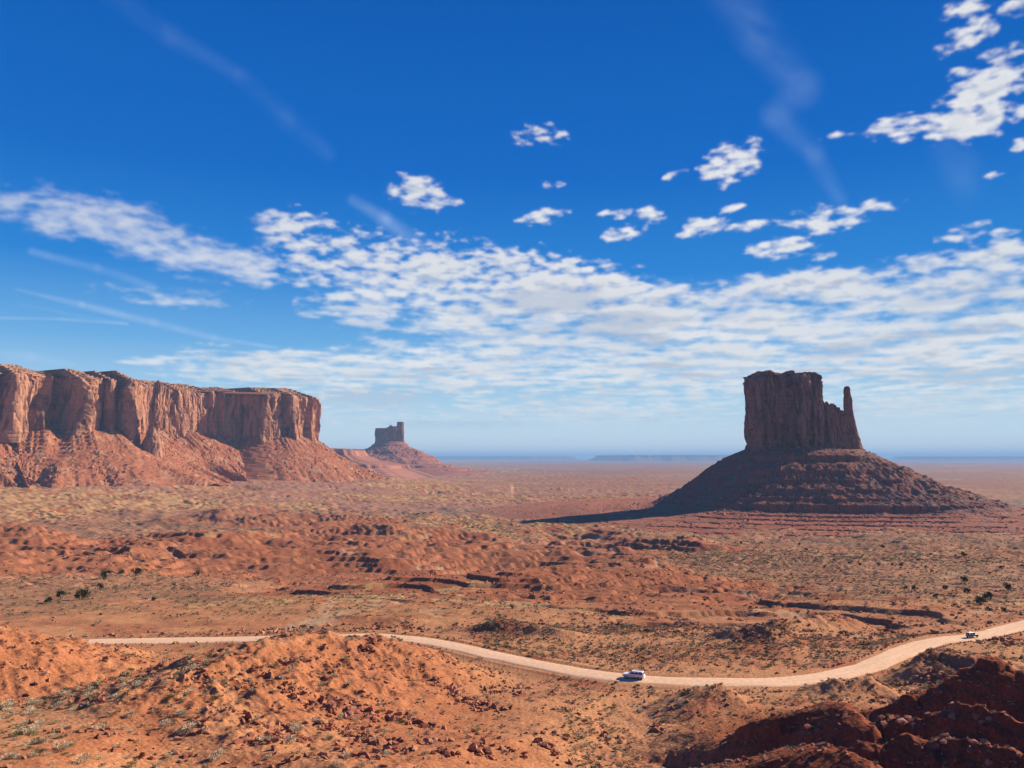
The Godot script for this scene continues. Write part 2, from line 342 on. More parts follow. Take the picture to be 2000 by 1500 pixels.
func hgt(x: float, z: float) -> float:
	var r := sqrt(x * x + z * z)
	var q := maxf(-z, 0.62 * r)
	var h := prof(q)
	if r < 30.0:
		return h
	if r > 9000.0:
		return h + n_roll.get_noise_2d(x * 0.05, z * 0.05) * 22.0 * smoothstep(9000.0, 16000.0, r)
	var far := smoothstep(300.0, 1100.0, r)
	h += n_roll.get_noise_2d(x, z) * lerpf(1.5, 7.0, far) * smoothstep(4000.0, 2500.0, r)
	h += n_mid.get_noise_2d(x, z) * lerpf(0.7, 2.2, far)
	if q > 235.0 and r < 6000.0:
		var m := bad_mask(x, z) * smoothstep(235.0, 330.0, q)
		if m > 0.01:
			var wx := n_warp.get_noise_2d(x * 0.5, z * 0.5) * 14.0
			var rn := clampf(n_bad.get_noise_2d(x * 0.5 + wx, z - wx) * 0.95 + 0.42 + n_mid.get_noise_2d(x * 0.7, z * 0.7) * lerpf(0.05, 0.03, far), 0.0, 1.0)
			var amp := lerpf(15.0, 34.0, far)
			var t := rn * amp
			var st := lerpf(2.6, 5.0, far)
			var k := floorf(t / st)
			var f := t / st - k
			t = lerpf(t, (k + smoothstep(0.72, 0.84, f)) * st, 0.75)
			h += m * (t - amp * 0.4)
		elif r > 900.0:
			h += absf(n_rill.get_noise_2d(x * 0.18, z * 0.18)) * 3.5 * far
	if q > 330.0 and r < 3200.0:
		var m2 := smoothstep(330.0, 420.0, q) * smoothstep(-0.15, 0.25, n_warp.get_noise_2d(x * 0.22 + 300.0, z * 0.3))
		if x < -60.0 and q < 520.0:
			m2 *= smoothstep(430.0, 520.0, q)
		if m2 > 0.01:
			var st2 := lerpf(1.5, 4.0, smoothstep(400.0, 2000.0, r))
			var v := (n_bad.get_noise_2d(x * 0.8 + 900.0, z * 1.7) * 0.9 + n_mid.get_noise_2d(x * 0.9, z * 0.9) * 0.10 + n_fine.get_noise_2d(x * 0.6, z * 0.6) * 0.02) * lerpf(9.0, 26.0, far)
			var kf := v / st2 - floorf(v / st2)
			h += m2 * st2 * (smoothstep(0.82, 0.9, kf) - kf) * 0.9
	if q > 345.0 and r < 3000.0:
		h -= 1.6 * smoothstep(0.045, 0.0, absf(n_roll.get_noise_2d(x * 0.8 + 2000.0, z * 1.2))) * smoothstep(345.0, 420.0, q)
	# the red scarp above the grassy flat
	if x < -200.0 and x > -760.0 and q > 660.0 and q < 1200.0:
		var ed := q - 700.0 - n_warp.get_noise_2d(x * 0.9, 40.0) * 34.0 - n_mid.get_noise_2d(x * 0.7, z * 0.7) * 3.0
		var sx := smoothstep(-285.0, -345.0, x + n_warp.get_noise_2d(z * 0.5, 9.0) * 30.0)
		h += sx * (6.0 * smoothstep(0.0, 4.0, ed) + 6.5 * smoothstep(26.0, 30.0, ed + n_mid.get_noise_2d(x * 0.6, 90.0) * 22.0)) * smoothstep(430.0, 120.0, ed)
	# ground lifts towards the foot of the mesa
	if x < 0.0 and r > 1000.0 and r < 6000.0:
		var dm := seg_dist(x, z, -1600.0, -1850.0, -820.0, -3150.0)
		h += 46.0 * pow(smoothstep(1150.0, 150.0, dm), 1.3)
	if r < 360.0:
		var best := -1000.0
		h += 3.6 * smoothstep(-38.0, -64.0, x) * smoothstep(176.0, 146.0, q) * smoothstep(70.0, 95.0, q)
		h -= 6.5 * smoothstep(4.0, 30.0, x) * smoothstep(174.0, 150.0, q) * smoothstep(84.0, 104.0, q)
		for k in range(0, tent.size(), 8):
			var ax := tent[k]
			var az := tent[k + 1]
			var dx := tent[k + 3] - ax
			var dz := tent[k + 4] - az
			var ex := x - ax
			var ez := z - az
			if absf(ex - dx * 0.5) > 60.0 or absf(ez - dz * 0.5) > 60.0:
				continue
			var t := clampf((ex * dx + ez * dz) / (dx * dx + dz * dz), 0.0, 1.0)
			ex -= dx * t
			ez -= dz * t
			var rr := tent[k + 7]
			var v := lerpf(tent[k + 2], tent[k + 5], t) - tent[k + 6] * (sqrt(ex * ex + ez * ez + rr * rr) - rr)
			if v > best:
				best = v
		if best > h - 6.0:
			var kk := 1.6
			var up := clampf(0.5 + 0.5 * (best - h) / kk, 0.0, 1.0)
			var above := maxf(0.0, best - h)
			h = lerpf(h, best, up) + kk * up * (1.0 - up)
			h += (n_rill.get_noise_2d(x, z) - 0.35) * minf(above * 0.26, 1.2)
			if x > 12.0 and q < 180.0:
				var lay := (h + n_warp.get_noise_2d(x * 1.0, z * 1.0) * 0.8 + x * 0.05) / 1.9
				var lf := lay - floorf(lay)
				h += (smoothstep(0.72, 0.9, lf) - lf) * 1.9 * 0.4 * smoothstep(0.5, 2.5, above) * smoothstep(-0.1, 0.2, n_warp.get_noise_2d(x + 500.0, z))
			h += n_warp.get_noise_2d(x * 3.0, z * 3.0) * minf(above * 0.2, 0.9)
			h += (n_rill.get_noise_2d(x * 2.4 + 70.0, z * 2.4) - 0.3) * minf(above * 0.16, 0.6)
		# the wash that drains to the road
		if x > -15.0 and x < 60.0 and z > -206.0 and z < -95.0:
			for i in range(1, CHANNEL.size()):
				var a: Array = CHANNEL[i - 1]
				var b: Array = CHANNEL[i]
				if z < a[2] - 12.0 or z > b[2] + 12.0:
					continue
				var t := clampf((z - a[2]) / (b[2] - a[2]), 0.0, 1.0)
				var cx := lerpf(a[0], b[0], t) + n_warp.get_noise_1d(z * 2.0) * 5.0
				var bed: float = lerpf(a[1], b[1], t)
				var lim := bed + maxf(0.0, absf(x - cx) - 4.5) * 0.26 + absf(x - cx) * 0.04
				if lim < h:
					h = lerpf(h, lim, 0.85)
		h += n_fine.get_noise_2d(x, z) * 0.28
		if q > 185.0 and q < 345.0:
			var ro := road_at(x)
			var d := absf(z - ro.x) / sqrt(1.0 + ro.z * ro.z)
			if d < 16.0:
				var w := smoothstep(16.0, 6.0, d)
				h = lerpf(h, ro.y - 0.12 + (0.22 * smoothstep(4.6, 5.4, d) * smoothstep(7.5, 6.0, d)), w)
	else:
		h += n_fine.get_noise_2d(x * 0.5, z * 0.5) * lerpf(0.35, 1.2, far)
	return h

# real colours of the soils, linear
const ORANGE := Color(0.49, 0.192, 0.092)
const RED := Color(0.30, 0.085, 0.045)
const TAN := Color(0.56, 0.270, 0.135)
const RUST := Color(0.43, 0.160, 0.085)
const OCHRE := Color(0.56, 0.340, 0.160)
const SCRUB := Color(0.36, 0.185, 0.105)
const DUN := Color(0.47, 0.230, 0.130)
const PINK := Color(0.44, 0.220, 0.140)
const OLIVE := Color(0.29, 0.205, 0.140)
const PALE := Color(0.60, 0.390, 0.240)
const WASH := [[-102, -281, -87, -298], [-87, -298, -84, -343], [-84, -343, -92, -402], [-92, -402, -96, -441], [-84, -302, -74, -376], [-74, -376, -62, -427]]

func soil(x: float, z: float) -> Color:
	var r := sqrt(x * x + z * z)
	var q := maxf(-z, 0.62 * r)
	var a := n_col.get_noise_2d(x, z)
	var b := n_col.get_noise_2d(x * 5.0 + 400.0, z * 5.0)
	var c: Color
	if q < 480.0:
		c = TAN.lerp(RUST, smoothstep(-0.25, 0.35, a + b * 0.4 + (q - 330.0) * 0.002))
		var wo := smoothstep(18.0, -14.0, x + a * 22.0 + maxf(0.0, q - 190.0) * 0.8) * smoothstep(262.0, 225.0, q + a * 30.0)
		c = c.lerp(ORANGE, wo)
		c = c.lerp(TAN, 0.55 * wo * smoothstep(0.12, 0.3, n_col.get_noise_2d(x + 900.0, z) + b * 0.3))
		# sandy flat of the near left
		c = c.lerp(TAN, 0.95 * smoothstep(0.0, 14.0, -62.0 - x + (q - 115.0) * 0.25 + a * 12.0) * smoothstep(170.0, 140.0, q))
		var wr := smoothstep(14.0, 34.0, x + (q - 110.0) * -0.30 + a * 14.0) * smoothstep(186.0, 160.0, q + a * 22.0)
		c = c.lerp(RED, wr)
		if q > 262.0 and x < 0.0:
			for s in WASH:
				var d := seg_dist(x + a * 14.0, z, s[0], s[1], s[2], s[3])
				if d < 7.0:
					c = c.lerp(PALE, 0.75 * smoothstep(6.5, 2.0, d + b * 4.0))
	else:
		c = RUST
	if q > 300.0:
		var m := bad_mask(x, z)
		var g := smoothstep(-0.18, 0.22, a * 0.8 + b * 0.45 + 0.12 - m * 0.45)
		var grass := SCRUB.lerp(OCHRE, smoothstep(0.0, 0.3, b + a * 0.5 + 0.1 - x * 0.0006))
		if x < -200.0 and q > 690.0 and q < 900.0:
			g *= 1.0 - 0.9 * smoothstep(-270.0, -350.0, x) * smoothstep(690.0, 712.0, q + a * 20.0) * smoothstep(900.0, 800.0, q + a * 40.0)
		var mid := RUST.lerp(RED, 0.45 * smoothstep(0.0, 0.35, b - a * 0.3)).lerp(grass, g)
		c = c.lerp(mid, smoothstep(300.0, 470.0, q + a * 60.0))
		if r > 0.0:
			var dun := DUN.lerp(SCRUB, smoothstep(-0.1, 0.25, a + b * 0.4 + n_zone.get_noise_2d(x * 0.7, z * 1.6) * 0.9))
			dun = dun.lerp(RUST, smoothstep(0.45, 0.9, m) * 0.8)
			var v := n_zone.get_noise_2d(x * 0.12, z * 0.28)
			dun = dun.lerp(PINK.lerp(OLIVE, smoothstep(0.0, 0.12, n_zone.get_noise_2d(x * 0.055 + 900.0, z * 0.13))), smoothstep(0.0, 0.15, v + b * 0.15))
			c = c.lerp(dun, smoothstep(-0.05, 0.06, n_zone.get_noise_2d(x * 0.4 + 350.0, z * 0.8) + a * 0.2 + b * 0.12))
	if q > 345.0 and r < 3000.0:   # sandy beds of dry washes
		c = c.lerp(PALE, 0.6 * smoothstep(0.026, 0.008, absf(n_roll.get_noise_2d(x * 0.8 + 2000.0, z * 1.2)) + b * 0.012))
	return c * (0.94 + 0.16 * b)

func build_ground() -> void:
	var rows := PackedFloat32Array([0.0, 3.0, 6.0, 10.0, 16.0, 24.0, 34.0, 46.0])
	var r := 60.0
	while r < 90000.0:
		rows.append(r)
		r *= 1.02 if r < 98.0 else (1.0045 if r < 700.0 else (1.0056 if r < 1800.0 else (1.009 if r < 5200.0 else 1.035)))
	var cols := PackedFloat32Array()
	var a := -180.0
	while a < 179.9:
		cols.append(deg_to_rad(a))
		var s := absf(a + 0.05)
		a += 0.105 if s < 37.0 else (0.5 if s < 48.0 else 3.0)
	var nc := cols.size()
	var nr := rows.size()
	var pos := PackedVector3Array()
	var nor := PackedVector3Array()
	var col := PackedColorArray()
	pos.resize(nr * nc); nor.resize(nr * nc); col.resize(nr * nc)
	for j in nr:
		var rr := rows[j]
		for i in nc:
			var x := sin(cols[i]) * rr
			var z := -cos(cols[i]) * rr
			var k := j * nc + i
			pos[k] = Vector3(x, hgt(x, z), z)
			col[k] = soil(x, z)
	for j in nr:
		var j0 := maxi(j - 1, 0) * nc
		var j1 := mini(j + 1, nr - 1) * nc
		for i in nc:
			var u := pos[j * nc + (i + 1) % nc] - pos[j * nc + (i + nc - 1) % nc]
			var v := pos[j1 + i] - pos[j0 + i]
			var n := u.cross(v)
			nor[j * nc + i] = n.normalized() if n.length_squared() > 1e-9 else Vector3.UP
	var idx := PackedInt32Array()
	idx.resize((nr - 1) * nc * 6)
	var w := 0
	for j in nr - 1:
		for i in nc:
			var k := j * nc + i
			var k2 := j * nc + (i + 1) % nc
			idx[w] = k; idx[w + 1] = k + nc; idx[w + 2] = k2
			idx[w + 3] = k2; idx[w + 4] = k + nc; idx[w + 5] = k2 + nc
			w += 6
	for k in 40:
		if nor[(nr / 2) * nc + k].y < 0.0:
			for q in nor.size():
				nor[q] = -nor[q]
			break
	var arr := []
	arr.resize(Mesh.ARRAY_MAX)
	arr[Mesh.ARRAY_VERTEX] = pos
	arr[Mesh.ARRAY_NORMAL] = nor
	arr[Mesh.ARRAY_COLOR] = col
	arr[Mesh.ARRAY_INDEX] = idx
	var m := ArrayMesh.new()
	m.add_surface_from_arrays(Mesh.PRIMITIVE_TRIANGLES, arr)
	var o := obj("ground", m, M.ground, self)
	tag(o, "red and tan desert floor with badlands and sand flats", "", "", "structure")
	print("ground ", nr, " x ", nc)

func build_road() -> void:
	var st := SurfaceTool.new()
	st.begin(Mesh.PRIMITIVE_TRIANGLES)
	var n := 0
	var across := 13
	for i in range(0, 1400):
		var x := road_x0 + 10.0 + i * 0.5
		var ro := road_at(x)
		var t := Vector3(1.0, 0.0, ro.z).normalized()
		var s := Vector3(-t.z, 0.0, t.x)
		for j in across:
			var k := j / (across - 1.0) * 2.0 - 1.0
			var edge := 4.2 + n_warp.get_noise_2d(x * 4.0, 50.0 * signf(k)) * 0.8
			var p := Vector3(x, ro.y, ro.x) + s * k * edge
			var rut := 0.12 * (smoothstep(0.12, 0.0, absf(absf(k) - 0.25)) + smoothstep(0.1, 0.0, absf(absf(k) - 0.62)))
			p.y += 0.10 * (1.0 - k * k) - rut * 0.6 - (0.25 if absf(k) > 0.99 else 0.0) + n_fine.get_noise_2d(p.x * 0.5, p.z * 0.5) * 0.03
			var c := Color(0.74, 0.490, 0.325) * (0.95 + 0.10 * n_fine.get_noise_2d(x * 0.25, k * 14.0))
			c = c.lerp(Color(0.54, 0.29, 0.16), 0.7 * smoothstep(0.8, 1.0, absf(k) + n_warp.get_noise_2d(x * 3.0, k * 9.0) * 0.3))
			st.set_color(c)
			st.add_vertex(p)
		if n > 0:
			for j in across - 1:
				var b := n * across + j
				var a := b - across
				for v in [a, b, a + 1, a + 1, b, b + 1]:
					st.add_index(v)
		n += 1
	st.generate_normals()
	var o := obj("road", st.commit(), M.road, self)
	tag(o, "graded pale dirt road winding across the valley", "", "", "structure")

# ------------------------------------------------------------------ rock formations
func smooth_loop(pts: Array, step: float, coarse: float) -> Array:
	# a closed Catmull-Rom loop: dense where it faces the viewpoint; returns [points, outward normals]
	var n := pts.size()
	var raw := PackedVector2Array()
	for i in n:
		var p0 := Vector2(pts[(i + n - 1) % n][0], pts[(i + n - 1) % n][1])
		var p1 := Vector2(pts[i][0], pts[i][1])
		var p2 := Vector2(pts[(i + 1) % n][0], pts[(i + 1) % n][1])
		var p3 := Vector2(pts[(i + 2) % n][0], pts[(i + 2) % n][1])
		var k := maxi(2, int(p1.distance_to(p2) / (step * 0.5)))
		for j in k:
			raw.append(p1.cubic_interpolate(p2, p0, p3, j / float(k)))
	var area := 0.0
	for i in raw.size():
		area += raw[i].cross(raw[(i + 1) % raw.size()])
	var sgn := signf(area)
	var out := PackedVector2Array([raw[0]])
	var gap := 0.0
	for i in range(1, raw.size()):
		gap += raw[i].distance_to(raw[i - 1])
		var t := (raw[(i + 1) % raw.size()] - raw[i - 1]).normalized()
		var nn := Vector2(t.y, -t.x) * sgn
		var faces := nn.dot(-raw[i].normalized()) > -0.25 and absf(rad_to_deg(atan2(raw[i].x, -raw[i].y))) < 38.0
		if gap >= (step if faces else coarse):
			out.append(raw[i])
			gap = 0.0
	var nr := PackedVector2Array()
	for i in out.size():
		var t := (out[(i + 1) % out.size()] - out[(i + out.size() - 1) % out.size()]).normalized()
		nr.append(Vector2(t.y, -t.x) * sgn)
	for pass_ in 3:
		var c := nr.duplicate()
		for i in nr.size():
			nr[i] = (c[i] * 2.0 + c[(i + 1) % c.size()] + c[(i + c.size() - 1) % c.size()]).normalized()
	return [out, nr]

func loft(called: String, loop: Array, rows: int, fn: Callable, parent: Node3D, material: Material, cap := true) -> MeshInstance3D:
	var pts: PackedVector2Array = loop[0]
	var nr: PackedVector2Array = loop[1]
	var n := pts.size()
	var pos := PackedVector3Array()
	var col := PackedColorArray()
	var idx := PackedInt32Array()
	for j in rows:
		for i in n:
			fn.call(pts[i], nr[i], j)
			pos.append(out_p)
			col.append(out_c)
	for j in rows - 1:
		for i in n:
			var a := j * n + i
			var b := j * n + (i + 1) % n
			idx.append_array(PackedInt32Array([a, b, a + n, b, b + n, a + n]))
	if cap:
		var c := Vector3.ZERO
		for i in n:
			c += pos[(rows - 1) * n + i] / n
		pos.append(c + Vector3(0, 1.0, 0))
		col.append(col[-1])
		for i in n:
			idx.append_array(PackedInt32Array([(rows - 1) * n + i, (rows - 1) * n + (i + 1) % n, pos.size() - 1]))
	var arr := []
	arr.resize(Mesh.ARRAY_MAX)
	arr[Mesh.ARRAY_VERTEX] = pos
	arr[Mesh.ARRAY_COLOR] = col
	arr[Mesh.ARRAY_INDEX] = idx
	var m := ArrayMesh.new()
	m.add_surface_from_arrays(Mesh.PRIMITIVE_TRIANGLES, arr)
	return obj(called, m, material, parent)

func stone_color(p: Vector3, base: Color, dark: Color, s: float) -> Color:
	# sandstone with beds and hanging stains of desert varnish
	var stain := n_fbm.get_noise_3d(p.x / (16.0 * s), p.y / (95.0 * s), p.z / (16.0 * s))
	var stain2 := n_fbm.get_noise_3d(p.x / (5.0 * s) + 50.0, p.y / (60.0 * s), p.z / (5.0 * s))
	var bed := n_fbm.get_noise_2d(p.y / (5.0 * s), (p.x + p.z) / 700.0)
	var patch := n_fbm.get_noise_3d(p.x / (60.0 * s) + 9.0, p.y / (60.0 * s), p.z / (60.0 * s))
	var c := base.lerp(dark, clampf(smoothstep(-0.05, 0.4, stain + patch * 0.5) * 0.75 + smoothstep(0.1, 0.5, stain2) * 0.35, 0.0, 0.9))
	return c * (1.0 + 0.22 * bed + 0.16 * patch)

func face_depth(x: float, y: float, z: float, s: float, broad := 1.0) -> float:
	# jointed wall: broad buttresses, pillars of unequal depth, cracks between them, broken blocks; about -1 .. 1
	var w := n_fbm.get_noise_3d(x / (30.0 * s), y / (60.0 * s), z / (30.0 * s))
	var b := n_fbm.get_noise_3d(x / (70.0 * s), y / (900.0 * s), z / (70.0 * s))
	var px := x + w * 9.0 * s
	var pz := z - w * 9.0 * s
	var c1 := n_cell.get_noise_3d(px / (26.0 * s), y / (230.0 * s), pz / (26.0 * s))
	var k1 := n_crack.get_noise_3d(px / (26.0 * s), y / (230.0 * s), pz / (26.0 * s))
	var c2 := n_cell.get_noise_3d(px / (10.0 * s) + 70.0, y / (60.0 * s), pz / (10.0 * s))
	var k2 := n_crack.get_noise_3d(px / (10.0 * s) + 70.0, y / (60.0 * s), pz / (10.0 * s))
	var v := b * 1.3 * broad + c1 * 0.42 + c2 * 0.16 + w * 0.3 * broad
	v -= 0.85 * smoothstep(-0.66, -0.97, k1) + 0.34 * smoothstep(-0.68, -0.97, k2)
	return v + n_fbm.get_noise_3d(x / (6.0 * s), y / (12.0 * s), z / (6.0 * s)) * 0.06

func buttress(p: Vector2, y: float) -> float:
	# the wall steps forward along joints and falls back gently from each
	var s := p.x * 0.49 - p.y * 0.87
	var u := s / 118.0 + n_fbm.get_noise_2d(s / 150.0, y / 900.0) * 1.1 + n_fbm.get_noise_2d(y / 90.0, 4.0) * 0.05
	var f := u - floorf(u)
	var a := 22.0 + 18.0 * n_cell.get_noise_2d(floorf(u) * 3.7, 9.0)
	var u2 := s / 27.0 + n_fbm.get_noise_2d(s / 60.0 + 9.0, y / 300.0) * 1.2
	var f2 := u2 - floorf(u2)
	return a * (smoothstep(0.0, 0.09, f) - f) + (2.2 + 3.2 * n_cell.get_noise_2d(floorf(u2) * 5.1, 2.0)) * (smoothstep(0.0, 0.14, f2) - f2)

func build_mesa() -> void:
	var root := thing("mesa", "long red sandstone mesa with fluted cliffs above a rubble slope", "mesa")
	var plan := [[-1754, -1900], [-1552, -1990], [-1468, -2130], [-1439, -2210], [-1381, -2190], [-1351, -2340], [-1261, -2310], [-1261, -2400], [-1213, -2375], [-1218, -2425], [-1151, -2400], [-1221, -2580], [-1153, -2730], [-1024, -2950], [-992, -2935], [-912, -2925], [-875, -3005], [-828, -2990], [-796, -3110], [-827, -3280], [-959, -3600], [-1300, -4000], [-2288, -4400], [-3381, -4000], [-3511, -3000], [-2718, -2200]]
	var loop := smooth_loop(plan, 2.2, 40.0)
	var base := Color(0.55, 0.270, 0.165)
	var dark := Color(0.17, 0.080, 0.062)
	var rows := 84
	loft("cliff", loop, rows, func(p: Vector2, n: Vector2, j: int):
		var t := j / float(rows - 1)
		var top := 236.0 + n_fbm.get_noise_2d(p.x / 90.0, p.y / 90.0) * 16.0
		var y := lerpf(40.0, top, t)
		var d := face_depth(p.x, y, p.y, 1.8, 0.35) * 9.0 + buttress(p, y)
		d += 5.0 * smoothstep(0.3, 0.0, t) - 5.0 * smoothstep(0.93, 1.0, t) 
		d += 2.5 * n_cell.get_noise_2d(y / 14.0, (p.x + p.y) / 60.0) * smoothstep(0.22, 0.12, t)
		out_p = Vector3(p.x + n.x * d, y, p.y + n.y * d)
		out_c = stone_color(out_p, base, dark, 1.4), root, M.stone)
	var crows := 34
	loft("cap_ledges", loop, crows, func(p: Vector2, n: Vector2, j: int):
		var t := j / float(crows - 1)
		var top := 234.0 + n_fbm.get_noise_2d(p.x / 90.0, p.y / 90.0) * 16.0
		var hi := 264.0 + n_fbm.get_noise_2d(p.x / 260.0, p.y / 260.0) * 12.0
		var warp := n_fbm.get_noise_2d(p.x / 40.0, p.y / 40.0) * 0.12
		var q := clampf(t + warp * sin(t * PI), 0.0, 1.0)
		var st := floorf(q * 5.0)
		var y := lerpf(top, maxf(hi, top + 10.0), (st + smoothstep(0.55, 0.75, q * 5.0 - st)) / 5.0)
		var d := (face_depth(p.x, top, p.y, 1.8, 0.35) * 9.0 + buttress(p, top)) * (1.0 - t * 0.7) - 5.0
		d += n_cell.get_noise_3d(p.x / 12.0, y / 9.0, p.y / 12.0) * 3.0
		out_p = Vector3(p.x + n.x * d - t * 80.0 - (420.0 if j == crows - 1 else 0.0), y, p.y + n.y * d - t * 45.0 - (240.0 if j == crows - 1 else 0.0))
		out_c = stone_color(out_p, Color(0.46, 0.235, 0.14), Color(0.22, 0.12, 0.085), 1.0), root, M.stone)
	var trows := 96
	var foot := [[-1735, -1880], [-1548, -1985], [-1430, -2200], [-1261, -2310], [-1186, -2400], [-1181, -2560], [-1149, -2720], [-1020, -2940], [-916, -2935], [-829, -3000], [-800, -3110], [-831, -3280], [-959, -3600], [-1300, -4000], [-2288, -4400], [-3381, -4000], [-3511, -3000], [-2718, -2200]]
	var loop2 := smooth_loop(foot, 3.0, 60.0)
	loft("talus_slope", loop2, trows, func(p: Vector2, n: Vector2, j: int):
		var o := j / float(trows - 1) * 330.0 - 14.0
		var g := n_fbm.get_noise_2d(p.x / 85.0, p.y / 85.0)
		var x := p.x + n.x * o
		var z := p.y + n.y * o
		var rough := n_fbm.get_noise_2d(x / 26.0, z / 26.0) * 3.0 + n_fbm.get_noise_2d(x / 7.0, z / 7.0) * 1.1 - absf(n_fbm.get_noise_2d((p.x * 0.49 - p.y * 0.87) / 48.0 + n_fbm.get_noise_2d(x / 60.0, z / 60.0) * 0.8, o / 180.0)) * 9.0 * smoothstep(0.0, 80.0, o)
		var y := 76.0 + g * 26.0 * smoothstep(300.0, 30.0, o) - maxf(o, 0.0) * (0.66 + g * 0.14) + 0.0003 * o * o
		var led := n_fbm.get_noise_2d(p.x / 140.0 + 30.0, p.y / 140.0)
		var k := floorf((y + 200.0) / 11.0)
		var f := (y + 200.0) / 11.0 - k
		y = lerpf(y, (k + smoothstep(0.5, 0.8, f)) * 11.0 - 200.0, smoothstep(0.0, 0.25, led + n_fbm.get_noise_2d(x / 30.0, z / 30.0) * 0.5 - 0.12) * 0.55)
		out_p = Vector3(x, y + rough * smoothstep(0.0, 25.0, o), z)
		var pale := smoothstep(0.0, 0.3, n_fbm.get_noise_2d(x / 60.0 + 5.0, z / 60.0) + 0.1 * rough)
		out_c = Color(0.40, 0.150, 0.080).lerp(Color(0.48, 0.235, 0.135), pale) * (1.0 + 0.25 * n_fbm.get_noise_2d(y / 6.0, x / 90.0)), root, M.stone, false)
	# the leaning pillar that stands before the recess
	var px := -1098.0
	var pz := -2425.0
	var pl := []
	for i in 12:
		var a := i * TAU / 12.0
		pl.append([px + cos(a) * 14.0, pz + sin(a) * 12.0])
	var pr := 90
	loft("rock_pillar", smooth_loop(pl, 1.3, 6.0), pr, func(p: Vector2, n: Vector2, j: int):
		var t := j / float(pr - 1)
		var y := lerpf(-20.0, 236.0, t)
		var d := lin([[0.0, 34.0], [0.25, 22.0], [0.42, 10.0], [0.6, 8.0], [0.8, 2.0], [0.95, -2.0], [1.0, -8.0]], t)
		d += face_depth(p.x * 1.4, y, p.y * 1.4, 1.0) * 7.0
		out_p = Vector3(p.x + n.x * d + (t - 0.5) * 10.0, y + face_depth(p.x * 3.0, 0.0, p.y * 3.0, 1.0) * 6.0 * t, p.y + n.y * d)
		out_c = stone_color(out_p, base, dark, 1.0), root, M.stone)
	rubble_on(root, 2000, "talus_slope", [1.2, 7.0], Color(0.40, 0.18, 0.105))

func rubble_on(root: Node3D, count: int, on: String, size: Array, tone: Color) -> void:
	# loose blocks lying on a slope mesh: picked from the slope's own vertices
	var rg := RandomNumberGenerator.new()
	rg.seed = 77 + count
	var mesh: ArrayMesh = root.get_node(on).mesh
	var v: PackedVector3Array = mesh.surface_get_arrays(0)[Mesh.ARRAY_VERTEX]
	var xf := []
	var cl := []
	var tries := 0
	while xf.size() < count and tries < count * 12:
		tries += 1
		var p := v[rg.randi_range(0, v.size() - 1)]
		if absf(rad_to_deg(atan2(p.x, -p.z))) > 37.0 or n_fbm.get_noise_2d(p.x / 70.0 + 3.0, p.z / 70.0) + rg.randf_range(-0.3, 0.3) < -0.05:
			continue
		var s := lerpf(size[0], size[1], pow(rg.randf(), 3.2))
		var b := Basis.from_euler(Vector3(rg.randf() * TAU, rg.randf() * TAU, rg.randf() * TAU)).scaled(Vector3(s, s * rg.randf_range(0.6, 1.0), s))
		p += Vector3(rg.randf_range(-3, 3), 0.1 * s, rg.randf_range(-3, 3))
		xf.append(Transform3D(b, p))
		cl.append(tone.lerp(tone * Color(1.25, 1.6, 1.8), rg.randf()) * rg.randf_range(0.7, 1.1))
	var o := multi("fallen_rubble", rock_mesh(5, 9), M.stone_plain, xf, cl, root)
	o.set_meta("kind", "stuff")

func multi(called: String, mesh: Mesh, material: Material, xf: Array, cl: Array, parent: Node3D) -> MultiMeshInstance3D:
	var mm := MultiMesh.new()
	mm.transform_format = MultiMesh.TRANSFORM_3D
	mm.use_colors = true
	mm.mesh = mesh
	mm.instance_count = xf.size()
	for i in xf.size():
		mm.set_instance_transform(i, xf[i])
		mm.set_instance_color(i, cl[i])
	var o := MultiMeshInstance3D.new()
	o.name = called if parent != self else numbered(called)
	o.multimesh = mm
	o.material_override = material
	parent.add_child(o, true)
	return o

const TALUS := [[0.0, 16.0], [20.0, 10.0], [38.0, 3.0], [40.0, -9.0], [60.0, -13.0], [84.0, -25.0], [85.5, -31.0], [110.0, -42.0], [111.5, -48.0], [138.0, -58.0], [139.5, -64.0], [165.0, -74.0], [166.5, -78.5], [190.0, -84.0], [193.0, -97.0], [222.0, -99.0], [244.0, -99.5], [246.0, -102.5], [288.0, -103.0], [290.0, -105.6], [338.0, -106.0], [340.0, -108.2], [394.0, -108.5], [396.0, -110.6], [455.0, -111.0], [458.0, -113.0], [520.0, -115.0], [560.0, -120.0], [620.0, -138.0]]

